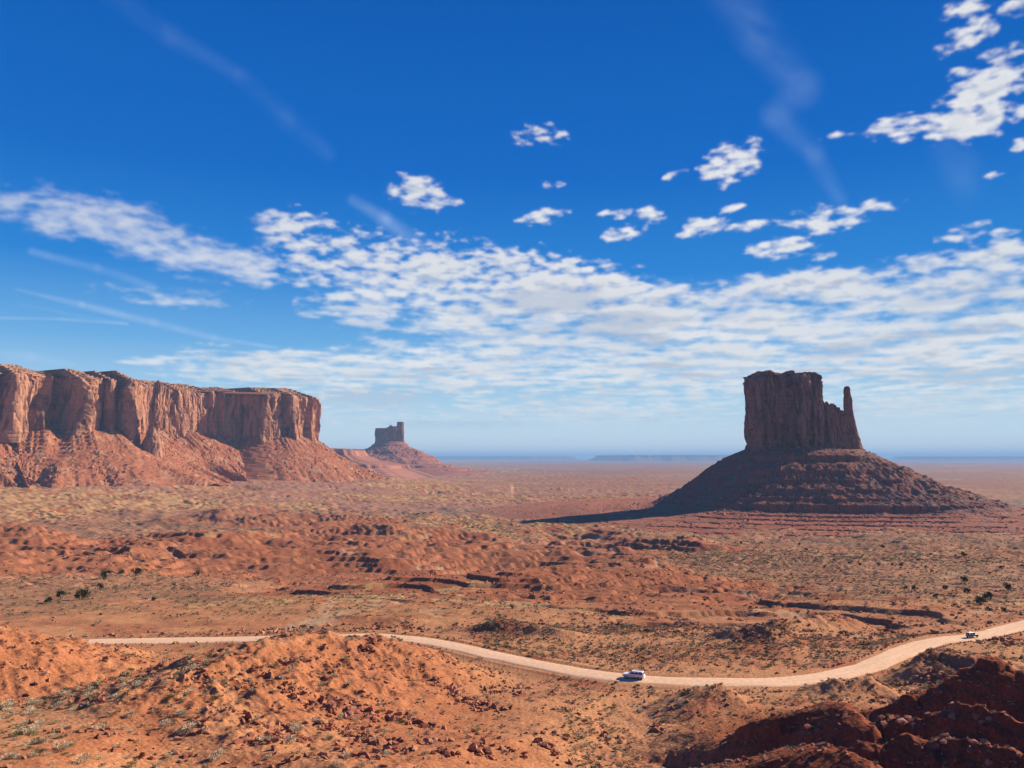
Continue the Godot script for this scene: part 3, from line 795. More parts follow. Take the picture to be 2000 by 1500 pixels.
func build_butte() -> void:
	var root := thing("butte", "dark red flat-topped butte with a thumb-like spire on a wide ledged cone", "butte")
	var base := Color(0.37, 0.180, 0.135)
	var dark := Color(0.13, 0.070, 0.062)
	var Z := -1650.0
	var main := [[492, Z + 22], [497, Z + 44], [530, Z + 50], [560, Z + 46], [590, Z + 54], [625, Z + 52], [648, Z + 42], [656, Z + 10], [650, Z - 35], [610, Z - 52], [540, Z - 55], [500, Z - 40], [491, Z - 10]]
	var rows := 150
	loft("rock_tower", smooth_loop(main, 1.25, 8.0), rows, func(p: Vector2, n: Vector2, j: int):
		var t := j / float(rows - 1)
		var top := 172.0 + n_cell.get_noise_2d(p.x / 22.0, p.y / 22.0) * 4.0 + 6.0 * exp(-pow((p.x - 530.0) / 16.0, 2.0)) - 7.0 * smoothstep(640.0, 660.0, p.x)
		var y := lerpf(-2.0, top, t)
		var d := face_depth(p.x, y, p.y, 1.15, 0.4) * 12.0
		d += 5.0 * smoothstep(0.16, 0.0, t) - 3.0 * smoothstep(0.92, 1.0, t) + lin([[0.0, 0.0], [0.5, 2.0], [0.8, 3.5], [0.93, 2.5], [1.0, 0.5]], t) * clampf(-n.x, 0.0, 1.0)
		d += 2.2 * n_cell.get_noise_2d(y / 5.0, (p.x + p.y) / 50.0) * smoothstep(0.2, 0.1, t)
		d += 1.8 * n_cell.get_noise_2d(y / 6.0, (p.x + p.y) / 60.0) * smoothstep(0.86, 0.94, t)
		out_p = Vector3(p.x + n.x * d, y, p.y + n.y * d)
		out_c = stone_color(out_p, base, dark, 0.8), root, M.stone)
	var crown := 10
	loft("cap_rock", smooth_loop(main, 1.6, 8.0), crown, func(p: Vector2, n: Vector2, j: int):
		var t := j / float(crown - 1)
		var top := 170.0 + n_cell.get_noise_2d(p.x / 22.0, p.y / 22.0) * 4.0 + 6.0 * exp(-pow((p.x - 530.0) / 16.0, 2.0)) - 7.0 * smoothstep(640.0, 660.0, p.x)
		var d := face_depth(p.x, top, p.y, 0.85) * 7.0 * (1.0 - t) - 7.5 - t * 24.0
		out_p = Vector3(p.x + n.x * d, top + 5.0 * smoothstep(0.0, 0.3, t) + n_fbm.get_noise_2d(p.x / 9.0, p.y / 9.0) * 2.0, p.y + n.y * d)
		out_c = stone_color(out_p, base, dark, 0.6), root, M.stone)
	var sh := [[642, Z + 34], [660, Z + 40], [680, Z + 36], [700, Z + 30], [712, Z + 18], [714, Z - 10], [690, Z - 24], [650, Z - 24], [638, Z]]
	var srows := 96
	loft("shoulder", smooth_loop(sh, 1.2, 6.0), srows, func(p: Vector2, n: Vector2, j: int):
		var t := j / float(srows - 1)
		var top := lin([[630, 106.0], [655, 112.0], [664, 110.0], [668, 102.0], [678, 101.0], [690, 95.0], [696, 86.0], [700, 62.0], [716, 40.0]], p.x) + n_cell.get_noise_2d(p.x / 7.0, p.y / 9.0) * 5.0
		var y := lerpf(-6.0, top, t)
		var d := face_depth(p.x, y, p.y, 0.6) * 6.0 + 7.0 * smoothstep(0.5, 0.0, t) - 3.0 * pow(t, 3.0)
		d += 1.8 * n_cell.get_noise_2d(y / 5.0, (p.x + p.y) / 50.0) * smoothstep(0.3, 0.15, t)
		out_p = Vector3(p.x + n.x * d, y, p.y + n.y * d)
		out_c = stone_color(out_p, base, dark, 0.6), root, M.stone)
	var th := []
	for i in 10:
		var a := i * TAU / 10.0
		th.append([701.0 + cos(a) * 9.5, Z + 10.0 + sin(a) * 10.0])
	var trow := 110
	loft("thumb_spire", smooth_loop(th, 0.8, 3.0), trow, func(p: Vector2, n: Vector2, j: int):
		var t := j / float(trow - 1)
		var y := lerpf(-8.0, 147.0, t)
		var d := lin([[0.0, 18.0], [0.1, 15.0], [0.25, 9.0], [0.4, 4.0], [0.55, 1.5], [0.65, 0.0], [0.9, -1.8], [0.97, -2.2], [1.0, -4.5]], t)
		d += face_depth(p.x * 1.6, y, p.y * 1.6, 0.5) * 2.2
		var lean := lin([[0.0, 8.0], [0.3, 5.0], [0.6, 0.5], [1.0, -1.5]], t)
		out_p = Vector3(p.x + n.x * d + lean, y, p.y + n.y * d)
		out_c = stone_color(out_p, base, dark, 0.5), root, M.stone)
	var ell := []
	for i in 28:
		var a := i * TAU / 28.0
		ell.append([608.0 + cos(a) * 122.0, Z + 2.0 + sin(a) * 62.0])
	var rows_t := 290
	var loop := smooth_loop(ell, 0.9, 4.0)
	loft("talus_slope", loop, rows_t, func(p: Vector2, n: Vector2, j: int):
		var o := pow(j / float(rows_t - 1), 1.1) * 630.0 - 30.0
		var x := p.x + n.x * o
		var z := p.y + n.y * o
		var stretch := 1.0 + (0.14 * n.x + 0.34 * maxf(0.0, n.x) * maxf(0.0, n.y)) * smoothstep(0.0, 250.0, o) + 0.20 * smoothstep(0.0, -0.8, n.x) * smoothstep(190.0, 420.0, o)
		var warp := n_fbm.get_noise_2d(x / 60.0, z / 60.0) * 15.0 + n_fbm.get_noise_2d(x / 14.0, z / 14.0) * 5.0 + absf(n_fbm.get_noise_2d(x / 45.0 + 11.0, z / 45.0)) * 9.0 - 2.0
		var oo := o / stretch + warp * smoothstep(0.0, 60.0, o)
		var y := lin(TALUS, maxf(oo, 0.0)) if o > 0.0 else 18.0
		# ledges are buried under rubble on the sunny flank
		var plain := lin([[0.0, 16.0], [40.0, -4.0], [75.0, -26.0], [136.0, -63.0], [190.0, -87.0], [225.0, -97.0], [330.0, -107.0], [430.0, -112.0], [560.0, -121.0], [620.0, -138.0]], maxf(oo, 0.0))
		var bury := smoothstep(0.05, 0.45, maxf(n.x, -n.x - 0.35) + n_fbm.get_noise_2d(x / 90.0 + 20.0, z / 90.0) * 0.5)
		y = lerpf(y, plain, bury * 0.85)
		var rough := n_fbm.get_noise_2d(x / 13.0, z / 13.0) * 1.3 + n_fbm.get_noise_2d(x / 4.0, z / 4.0) * 0.8
		out_p = Vector3(x, y + rough * smoothstep(0.0, 25.0, o) * lerpf(0.45, 1.0, smoothstep(30.0, 90.0, o) * smoothstep(330.0, 190.0, o)), z)
		var bed := n_fbm.get_noise_2d(y / 3.2, x / 160.0)
		var v := n_fbm.get_noise_2d(x / 28.0 + 5.0, z / 28.0)
		var c := Color(0.33, 0.118, 0.080).lerp(Color(0.225, 0.110, 0.085), smoothstep(-0.1, 0.35, v + bed * 0.4))
		c = c.lerp(Color(0.44, 0.150, 0.088), smoothstep(195.0, 230.0, oo) * 0.8)
		c = c.lerp(Color(0.29, 0.185, 0.135), bury * 0.6 * smoothstep(-0.2, 0.2, v))
		out_c = c * (1.0 + 0.30 * bed), root, M.stone, false)
	rubble_on(root, 5000, "talus_slope", [0.5, 3.4], Color(0.31, 0.14, 0.10))

func build_castle() -> void:
	var root := thing("castle_butte", "hazy far butte shaped like a castle with one tall corner tower", "butte")
	var base := Color(0.38, 0.165, 0.105)
	var dark := Color(0.15, 0.075, 0.06)
	var Z := -6500.0
	var main := [[-1118, Z + 50], [-1060, Z + 70], [-1000, Z + 72], [-950, Z + 60], [-940, Z - 20], [-980, Z - 80], [-1060, Z - 80], [-1115, Z - 30]]
	loft("rock_tower", smooth_loop(main, 4.0, 30.0), 34, func(p: Vector2, n: Vector2, j: int):
		var t := j / 33.0
		var top := 236.0 + n_cell.get_noise_2d(p.x / 24.0, p.y / 70.0) * 20.0 - 14.0 * smoothstep(-1040.0, -1090.0, p.x) + 10.0 * exp(-pow((p.x + 985.0) / 30.0, 2.0))
		var y := lerpf(110.0, top, t)
		var d := face_depth(p.x, y, p.y, 1.6) * 14.0 + 8.0 * (1.0 - t)
		out_p = Vector3(p.x + n.x * d, y, p.y + n.y * d)
		out_c = stone_color(out_p, base, dark, 2.0), root, M.stone)
	var tw := []
	for i in 10:
		var a := i * TAU / 10.0
		tw.append([-918.0 + cos(a) * 30.0, Z + 10.0 + sin(a) * 30.0])
	loft("corner_tower", smooth_loop(tw, 3.0, 12.0), 44, func(p: Vector2, n: Vector2, j: int):
		var t := j / 43.0
		var y := lerpf(95.0, 290.0, t)
		var d := face_depth(p.x, y, p.y, 1.2) * 8.0 + lin([[0.0, 22.0], [0.3, 6.0], [0.85, 0.0], [0.9, 3.0], [1.0, -1.0]], t)
		out_p = Vector3(p.x + n.x * d, y, p.y + n.y * d)
		out_c = stone_color(out_p, base, dark, 1.6), root, M.stone)
	var el := []
	for i in 24:
		var a := i * TAU / 24.0
		el.append([-1000.0 + cos(a) * 112.0, Z + sin(a) * 85.0])
	var tb := [[0.0, 128.0], [40.0, 98.0], [46.0, 88.0], [100.0, 62.0], [150.0, 40.0], [156.0, 28.0], [260.0, 0.0], [380.0, -42.0], [388.0, -54.0], [560.0, -68.0], [566.0, -80.0], [760.0, -96.0], [768.0, -108.0], [980.0, -122.0], [1100.0, -150.0]]
	var loop := smooth_loop(el, 3.0, 12.0)
	loft("talus_slope", loop, 150, func(p: Vector2, n: Vector2, j: int):
		var o := pow(j / 149.0, 1.3) * 1130.0 - 25.0
		var x := p.x + n.x * o
		var z := p.y + n.y * o
		var oo := o + n_fbm.get_noise_2d(x / 150.0, z / 150.0) * 45.0 * smoothstep(0.0, 150.0, o)
		if n.x > 0.0:
			oo *= 1.0 + 0.4 * n.x * smoothstep(150.0, 420.0, o)
		if n.x < 0.0:
			oo *= 1.0 + 0.42 * n.x * smoothstep(60.0, 220.0, o)
		var y := lin(tb, maxf(oo, 0.0)) + n_fbm.get_noise_2d(x / 30.0, z / 30.0) * 6.0 * smoothstep(0.0, 60.0, o)
		out_p = Vector3(x, y, z)
		var bed := n_fbm.get_noise_2d(y / 9.0, x / 600.0)
		out_c = Color(0.40, 0.155, 0.10) * (1.0 + 0.4 * bed), root, M.stone, false)
	var low := thing("low_mesa", "low pink stepped mesa behind the end of the long mesa", "mesa")
	var lm := [[-1700, -4950], [-1350, -4900], [-1080, -5050], [-1010, -5200], [-1100, -5500], [-1700, -5600], [-2300, -5400]]
	loft("slope", smooth_loop(lm, 8.0, 60.0), 50, func(p: Vector2, n: Vector2, j: int):
		var t := j / 49.0
		var o := lin([[0.0, 520.0], [0.3, 300.0], [0.34, 296.0], [0.6, 110.0], [0.75, 30.0], [0.9, 10.0], [1.0, -60.0]], t) 
		o += n_fbm.get_noise_2d(p.x / 160.0, p.y / 160.0) * 90.0 * (0.3 + 0.7 * (1.0 - t))
		var y := lin([[0.0, -150.0], [0.3, -70.0], [0.34, -50.0], [0.6, -20.0], [0.75, 10.0], [0.9, 48.0], [1.0, 52.0]], t) + n_cell.get_noise_2d(p.x / 60.0, p.y / 60.0) * 6.0
		out_p = Vector3(p.x + n.x * o, y, p.y + n.y * o)
		out_c = Color(0.44, 0.19, 0.12) * (1.0 + 0.4 * n_fbm.get_noise_2d(y / 8.0, p.x / 500.0)), low, M.stone)

func far_mesa(label: String, pts: Array, top: float, category := "mesa") -> void:
	var o := thing("distant_mesa", label, category)
	loft("slope", smooth_loop(pts, 60.0, 600.0), 8, func(p: Vector2, n: Vector2, j: int):
		var t := j / 7.0
		var off := lin([[0.0, 500.0], [0.5, 120.0], [0.55, 60.0], [0.9, 20.0], [1.0, -200.0]], t) + n_fbm.get_noise_2d(p.x / 900.0, p.y / 900.0) * 300.0
		var y := lerpf(-170.0, top + n_fbm.get_noise_2d(p.x / 1500.0, p.y / 1500.0) * 12.0, lin([[0.0, 0.0], [0.5, 0.55], [0.9, 0.97], [1.0, 1.0]], t))
		out_p = Vector3(p.x + n.x * off, y, p.y + n.y * off)
		out_c = Color(0.26, 0.14, 0.10), o, M.stone)

# ------------------------------------------------------------------ stones and plants
func rock_mesh(seed_: int, points: int, flat := 1.0) -> ArrayMesh:
	# an angular block: the convex hull of a few random points, flat faces
	var rg := RandomNumberGenerator.new()
	rg.seed = seed_ * 131 + 7
	var p := PackedVector3Array()
	while p.size() < points:
		var v := Vector3(rg.randf_range(-1, 1), rg.randf_range(-1, 1), rg.randf_range(-1, 1))
		v = v / maxf(maxf(absf(v.x), absf(v.y)), absf(v.z)) * rg.randf_range(0.62, 0.95)
		var ok := true
		for w in p:
			if w.distance_to(v) < 0.45:
				ok = false
		if ok:
			p.append(v * Vector3(1.0, 0.8 * flat, 0.85))
	var st := SurfaceTool.new()
	st.begin(Mesh.PRIMITIVE_TRIANGLES)
	for i in points:
		for j in range(i + 1, points):
			for k in range(j + 1, points):
				var n := (p[j] - p[i]).cross(p[k] - p[i])
				var above := false
				var below := false
				for m in points:
					if m != i and m != j and m != k:
						if n.dot(p[m] - p[i]) > 0.0: above = true
						else: below = true
				if above and below:
					continue
				for q in ([i, j, k] if above else [i, k, j]):
					st.add_vertex(p[q])
	return st.commit()

func bush_mesh(seed_: int, leaves: int, leaf: float, tall: float, spread := 0.55) -> ArrayMesh:
	# leaf-sized faces in a few uneven clumps, about 1 m across, foot at 0
	var rg := RandomNumberGenerator.new()
	rg.seed = seed_
	var st := SurfaceTool.new()
	st.begin(Mesh.PRIMITIVE_TRIANGLES)
	var clumps := []
	for i in 6:
		var a := rg.randf() * TAU
		var d := sqrt(rg.randf()) * spread * 0.62
		clumps.append([Vector3(cos(a) * d, tall * rg.randf_range(0.25, 0.72), sin(a) * d), rg.randf_range(0.16, 0.30)])
	for i in leaves:
		var c: Array = clumps[rg.randi_range(0, 5)]
		var u := Vector3(rg.randfn(), rg.randfn() * 0.8 + 0.15, rg.randfn()).normalized()
		var p: Vector3 = c[0] + u * c[1] * pow(rg.randf(), 0.45)
		p.y = maxf(p.y, 0.02)
		var out := (p - Vector3(0, tall * 0.1, 0)).normalized()
		var side := out.cross(Vector3(rg.randfn(), rg.randfn(), rg.randfn())).normalized()
		var l := leaf * rg.randf_range(0.6, 1.3)
		var s := Color(1, 1, 1) * rg.randf_range(0.75, 1.15)
		s.a = 1.0
		for q in [p - side * l * 0.35, p + side * l * 0.35, p + out * l + Vector3(0, l * 0.3, 0)]:
			st.set_color(s)
			st.add_vertex(q)
	return st.commit()

func stem_mesh(seed_: int, h: float, thick: float, n: int) -> ArrayMesh:
	var rg := RandomNumberGenerator.new()
	rg.seed = seed_
	var st := SurfaceTool.new()
	st.begin(Mesh.PRIMITIVE_TRIANGLES)
	for i in n:
		var a := rg.randf() * TAU
		var top := Vector3(cos(a) * 0.25, h * rg.randf_range(0.7, 1.0), sin(a) * 0.25)
		var foot := Vector3(cos(a) * 0.04, -0.08, sin(a) * 0.04)
		for k in 5:
			var a0 := k * TAU / 5.0
			var a1 := (k + 1) * TAU / 5.0
			var b0 := foot + Vector3(cos(a0), 0, sin(a0)) * thick
			var b1 := foot + Vector3(cos(a1), 0, sin(a1)) * thick
			var t0 := top + Vector3(cos(a0), 0, sin(a0)) * thick * 0.4
			var t1 := top + Vector3(cos(a1), 0, sin(a1)) * thick * 0.4
			for q in [b0, t0, b1, b1, t0, t1]:
				st.add_vertex(q)
	return st.commit()

func in_view(p: Vector3, pad := 0.0) -> bool:
	# could the photograph show this point: inside its angle and not behind a rise
	var az := absf(rad_to_deg(atan2(p.x, -p.z)))
	if az > 32.4 - pad or -p.y / -p.z > 0.372 + 0.0:
		return false
	var n := 26
	for i in range(8, n):
		var t := i / float(n)
		if hgt(p.x * t, p.z * t) > p.y * t + 0.15 + (1.0 - t) * 0.3:
			return false
	for i in 8:
		var t := 1.0 - 0.004 * (i + 1) * 2.0
		if hgt(p.x * t, p.z * t) > p.y * t + 0.35:
			return false
	return true

func near_road(x: float, z: float) -> float:
	if z < -400.0 or z > -180.0:
		return 99.0
	var ro := road_at(x)
	return absf(z - ro.x) / sqrt(1.0 + ro.z * ro.z)

const JUNIPERS := [[439, -776, 6.4], [396, -648, 4.6], [306, -542, 6.3], [300, -485, 6.2], [225, -426, 3.5], [244, -486, 4.0], [266, -493, 4.0], [253, -426, 6.5], [232, -398, 5.6], [334, -688, 4.0], [310, -677, 4.0], [297, -683, 4.0], [326, -687, 3.2], [325, -884, 4.7], [340, -946, 3.9], [274, -956, 5.0], [299, -959, 4.5], [265, -872, 4.1], [428, -922, 5.4], [431, -677, 4.0], [218, -357, 3.3], [216, -364, 3.0], [294, -696, 3.7], [262, -671, 3.1], [286, -710, 3.3], [368, -724, 3.8], [341, -659, 3.5], [264, -466, 4.4], [245, -499, 3.5], [333, -635, 3.3],
	[-225, -420, 7.9], [-230, -400, 4.7], [-236, -421, 5.9], [-293, -600, 4.9], [-276, -590, 8.3], [-283, -557, 8.5], [-189, -423, 3.5], [-247, -480, 5.1], [-236, -600, 4.9], [-223, -529, 3.1], [-272, -788, 3.2], [-321, -1112, 5.9]]

func build_junipers() -> void:
	var crowns := []
	for i in 3:
		crowns.append(bush_mesh(300 + i, 900, 0.075, 0.85, 0.62))
	var trunk := stem_mesh(320, 0.5, 0.045, 4)
	for i in JUNIPERS.size():
		var j: Array = JUNIPERS[i]
		var right: bool = j[0] > 0
		var at := Vector3(j[0], hgt(j[0], j[1]) - 0.1, j[1])
		var label := "dark green juniper on the scrubby plain below the thumbed butte" if right else "dark green juniper on the grassy flat below the red ledges"
		var t := thing("juniper", label, "tree", at, i * 2.4, "junipers scattered on the plain" if right else "junipers on the grassy flat")
		t.scale = Vector3.ONE * j[2] * 0.95
		obj("trunk", trunk, M.bark, t)
		obj("crown", crowns[i % 3], M.juniper, t)

func plant_density(x: float, z: float, q: float) -> float:
	var a := n_col.get_noise_2d(x, z)
	if near_road(x, z) < 5.2:
		return 0.0
	if q < 235.0:
		if x < 10.0:
			var flat := smoothstep(-45.0, -62.0, x + (q - 115.0) * -0.25) * smoothstep(175.0, 150.0, q)
			return 0.03 + 0.075 * flat + 0.07 * smoothstep(0.1, 0.3, a)
		return (0.32 if q < 172.0 else 0.12) + 0.2 * a
	if q < 340.0:
		return 0.06 + (0.15 * a if x < -10.0 else 0.18 + 0.35 * a)
	var m := bad_mask(x, z)
	var v := 0.55 - 0.5 * m + 0.6 * a
	if x > 150.0:
		v += 0.35
	return clampf(v * 0.52, 0.02, 1.0)

func build_plants() -> void:
	var rg := RandomNumberGenerator.new()
	rg.seed = 4242
	var cand := []
	var tries := 0
	while tries < 190000:
		tries += 1
		var az := deg_to_rad(rg.randf_range(-38.0, 38.0))
		var r := sqrt(rg.randf_range(95.0 * 95.0, (1500.0 if tries % 3 == 1 else 900.0) ** 2)) if tries % 3 else sqrt(rg.randf_range(95.0 * 95.0, 320.0 * 320.0))
		var x := sin(az) * r
		var z := -cos(az) * r
		var q := -z
		if rg.randf() > plant_density(x, z, q):
			continue
		var s := rg.randf_range(0.35, 0.8) if rg.randf() < 0.75 else rg.randf_range(0.8, 1.5)
		if q > 300.0:
			s *= 1.25 if q < 700.0 else 1.7
		if q < 175.0 and x > 20.0:
			s = rg.randf_range(0.25, 0.6)
		elif q < 175.0 and x < -30.0:
			s *= 1.35
		var kind := 0 if rg.randf() < (0.82 if q < 200.0 else (0.65 if q < 330.0 else 0.5)) else (1 if rg.randf() < 0.72 else 2)
		cand.append([s / r, x, z, s, kind, rg.randf() * TAU, rg.randf()])
	cand.sort_custom(func(a, b): return a[0] > b[0])
	var sage := [bush_mesh(401, 460, 0.070, 0.62), bush_mesh(402, 460, 0.070, 0.55), bush_mesh(403, 460, 0.065, 0.70)]
	var small := [bush_mesh(411, 60, 0.20, 0.60), bush_mesh(412, 60, 0.20, 0.55)]
	var stems := stem_mesh(420, 0.42, 0.012, 6)
	var made := 0
	var xf := [[], []]
	var cl := [[], []]
	var tint := [Color(0.36, 0.31, 0.20), Color(0.14, 0.145, 0.07), Color(0.50, 0.37, 0.19)]
	for c in cand:
		var x: float = c[1]
		var z: float = c[2]
		var y := hgt(x, z)
		if made < 300 and in_view(Vector3(x, y + c[3] * 0.5, z)):
			var k: int = c[4]
			var where := "on the sandy flat beside the orange ridge"
			var g := "shrubs on the sandy flat beside the ridge"
			if x > 15.0:
				where = "on the dark red badland slopes below the road"
				g = "shrubs on the dark red badlands"
			elif x > -55.0:
				where = "on the bouldery flank of the orange ridge"
				g = "shrubs on the bouldery ridge flank"
			if -z > 205.0:
				where = "on the open ground near the dirt road"
				g = "shrubs near the dirt road"
			var sz := "wide " if c[3] > 1.15 else ("" if c[3] > 0.75 else "small ")
			var kindname: String = sz + ["pale grey-green sagebrush", "dull green desert shrub", "straw coloured grass tuft"][k]
			var t := thing(["sagebrush", "desert_shrub", "grass_tuft"][k], kindname + " " + where, "shrub" if k < 2 else "grass tuft", Vector3(x, y - 0.05, z), c[5], ["sagebrush", "green shrubs", "grass tufts"][k] + ": " + g)
			t.scale = Vector3(c[3] * 1.25, c[3], c[3] * 1.25)
			obj("foliage", sage[made % 3], [M.sage, M.green_shrub, M.straw][k], t)
			obj("stem", stems, M.bark, t)
			made += 1
		else:
			var b := Basis(Vector3.UP, c[5]).scaled(Vector3(c[3] * 1.3, c[3], c[3] * 1.3))
			var v: int = int(c[6] * 1.999)
			xf[v].append(Transform3D(b, Vector3(x, y - 0.05, z)))
			cl[v].append(tint[c[4]] * lerpf(0.8, 1.2, c[6]))
	for v in 2:
		var o := multi("low_scrub", small[v], M.scrub, xf[v], cl[v], self)
		tag(o, "countless low desert shrubs and grass tufts dotting the valley floor", "scrub", "", "stuff")
	print("plants ", cand.size(), " singles ", made)

# boulder fields: x z radius count biggest slab
var FIELDS := [
	[-40, -132, 4.3, 40, 1.1, 0], [-35, -127, 2.9, 24, 1.1, 0], [-38, -123, 3.0, 22, 1.0, 0], [-44, -136, 2.8, 12, 0.9, 0], [-51, -152, 3.8, 8, 0.9, 0], [-31, -153, 4.9, 40, 1.2, 0], [-27, -152, 3.6, 26, 1.2, 0], [-30, -141, 3.4, 20, 1.0, 0], [-37, -154, 4.3, 24, 0.9, 0], [-40, -155, 3.7, 12, 1.0, 0], 
	[-45, -155, 3.8, 8, 0.9, 0], [-49, -161, 1.8, 6, 1.3, 0], [-46, -159, 1.3, 4, 1.2, 0], [-27, -164, 2.6, 16, 0.8, 0], [-20, -156, 3.1, 18, 1.0, 0], [-20, -153, 1.2, 4, 1.6, 0], [-17, -152, 2.4, 14, 1.2, 0], [-22, -132, 3.7, 30, 0.9, 0], [-25, -135, 3.7, 30, 0.7, 0], [-18, -124, 2.9, 20, 1.0, 0], 
	[-26, -115, 1.1, 4, 1.4, 0], [-23, -117, 1.9, 6, 1.3, 0], [-13, -134, 2.6, 14, 1.0, 0], [-10, -124, 1.9, 10, 1.0, 0], [-15, -189, 4.1, 20, 1.0, 0], [-12, -183, 3.4, 24, 1.1, 0], [-8, -178, 3.6, 24, 1.1, 0], [-4, -172, 3.2, 22, 1.0, 0], [-2, -194, 4.5, 22, 1.0, 0], [1, -204, 3.2, 10, 0.9, 0], 
	[-13, -201, 6.3, 20, 0.6, 0], [-21, -192, 6.0, 24, 0.6, 0], [-27, -191, 5.3, 20, 0.6, 0], [-34, -190, 6.0, 26, 0.6, 0], [-39, -176, 4.2, 16, 0.7, 0], [-45, -177, 2.8, 8, 0.9, 0], [5, -141, 1.5, 10, 1.1, 0], [7, -139, 1.3, 8, 1.2, 0], [10, -174, 3.0, 12, 0.7, 0], [-5, -130, 1.4, 10, 1.2, 0], 
	[-4, -128, 1.2, 8, 1.1, 0], [0, -133, 1.9, 12, 0.9, 0], [14, -171, 3.3, 10, 0.6, 0], [16, -140, 0.9, 2, 1.4, 0], [-35, -201, 1.6, 8, 1.4, 0], [-35, -194, 1.2, 6, 1.2, 0], [-72, -140, 1.5, 12, 1.5, 0], [-77, -146, 1.0, 5, 1.3, 0], [-59, -150, 3.1, 16, 0.9, 0], [-58, -153, 3.2, 14, 0.8, 0], 
	[-59, -144, 2.2, 10, 0.8, 0], [-48, -173, 1.7, 8, 1.2, 0], [-109, -181, 4.1, 18, 0.8, 0], [-107, -183, 2.3, 8, 1.0, 0], [-109, -201, 1.4, 4, 1.2, 0], [-108, -209, 2.6, 6, 0.8, 0], [-101, -203, 3.2, 8, 0.9, 0], [-102, -216, 2.2, 5, 1.0, 0], [-115, -188, 3.4, 8, 0.7, 0], [-56, -113, 0.9, 3, 1.1, 0], 
	[-46, -117, 0.7, 3, 1.1, 0], [-51, -114, 1.0, 3, 0.9, 0], [-49, -127, 2.1, 14, 0.8, 0], [106, -205, 1.4, 5, 1.6, 0], [106, -204, 1.8, 7, 1.4, 0], [102, -203, 2.5, 10, 1.1, 0], [97, -204, 2.6, 10, 0.8, 0], [74, -152, 2.6, 12, 0.8, 0], [88, -189, 1.3, 4, 1.0, 0], [34, -175, 3.5, 14, 0.8, 0], 
	[30, -165, 2.4, 12, 0.8, 0], [74, -364, 5.2, 40, 1.2, 1], [77, -352, 5.1, 40, 1.2, 1], [71, -303, 2.4, 14, 1.0, 1], [103, -275, 4.1, 40, 1.1, 1], [106, -271, 4.1, 40, 1.1, 1], [105, -260, 2.6, 20, 1.0, 1], [82, -268, 5.5, 36, 0.9, 0], [66, -254, 3.3, 24, 0.8, 1], [67, -273, 2.6, 16, 0.9, 1], 
	[55, -250, 2.4, 10, 0.9, 1], [100, -249, 3.8, 20, 0.8, 0], [3, -477, 14.9, 40, 1.3, 1], [20, -454, 8.9, 30, 1.4, 1], [55, -411, 8.1, 40, 1.3, 1], [57, -376, 4.5, 20, 1.2, 1], [-6, -458, 14.3, 24, 1.2, 0], [26, -256, 5.0, 12, 1.0, 1], [28, -247, 4.8, 16, 0.8, 1], [39, -259, 4.1, 14, 0.9, 1], 
	[-194, -544, 13.5, 30, 1.4, 0], [-225, -679, 16.7, 30, 1.3, 0], [-173, -591, 9.6, 14, 1.2, 0], [-99, -442, 14.1, 26, 1.1, 0], [-87, -487, 15.4, 20, 1.0, 0], [-327, -672, 23.3, 30, 1.6, 0], [-296, -690, 23.4, 24, 1.5, 0], [-401, -738, 26.2, 20, 1.4, 0], [-5, -200, 1.6, 4, 1.1, 0], [57, -122, 1.9, 12, 1.0, 1], 
	[59, -120, 1.5, 10, 1.0, 1], [56, -123, 1.3, 8, 0.9, 1], [71, -181, 2.1, 10, 0.9, 1], [52, -127, 1.1, 8, 0.9, 1], [65, -119, 2.1, 12, 1.0, 1], [68, -116, 2.1, 10, 1.0, 1], [47, -129, 1.5, 10, 0.8, 1], [41, -106, 1.2, 10, 0.8, 1], [54, -104, 1.8, 12, 0.9, 1], [56, -99, 1.8, 10, 0.9, 1], 
	[30, -144, 2.3, 10, 0.6, 0], [39, -137, 2.2, 10, 0.6, 0], [48, -135, 2.8, 12, 0.6, 0], [79, -179, 3.8, 14, 0.7, 0], [79, -147, 3.3, 12, 0.6, 0],]

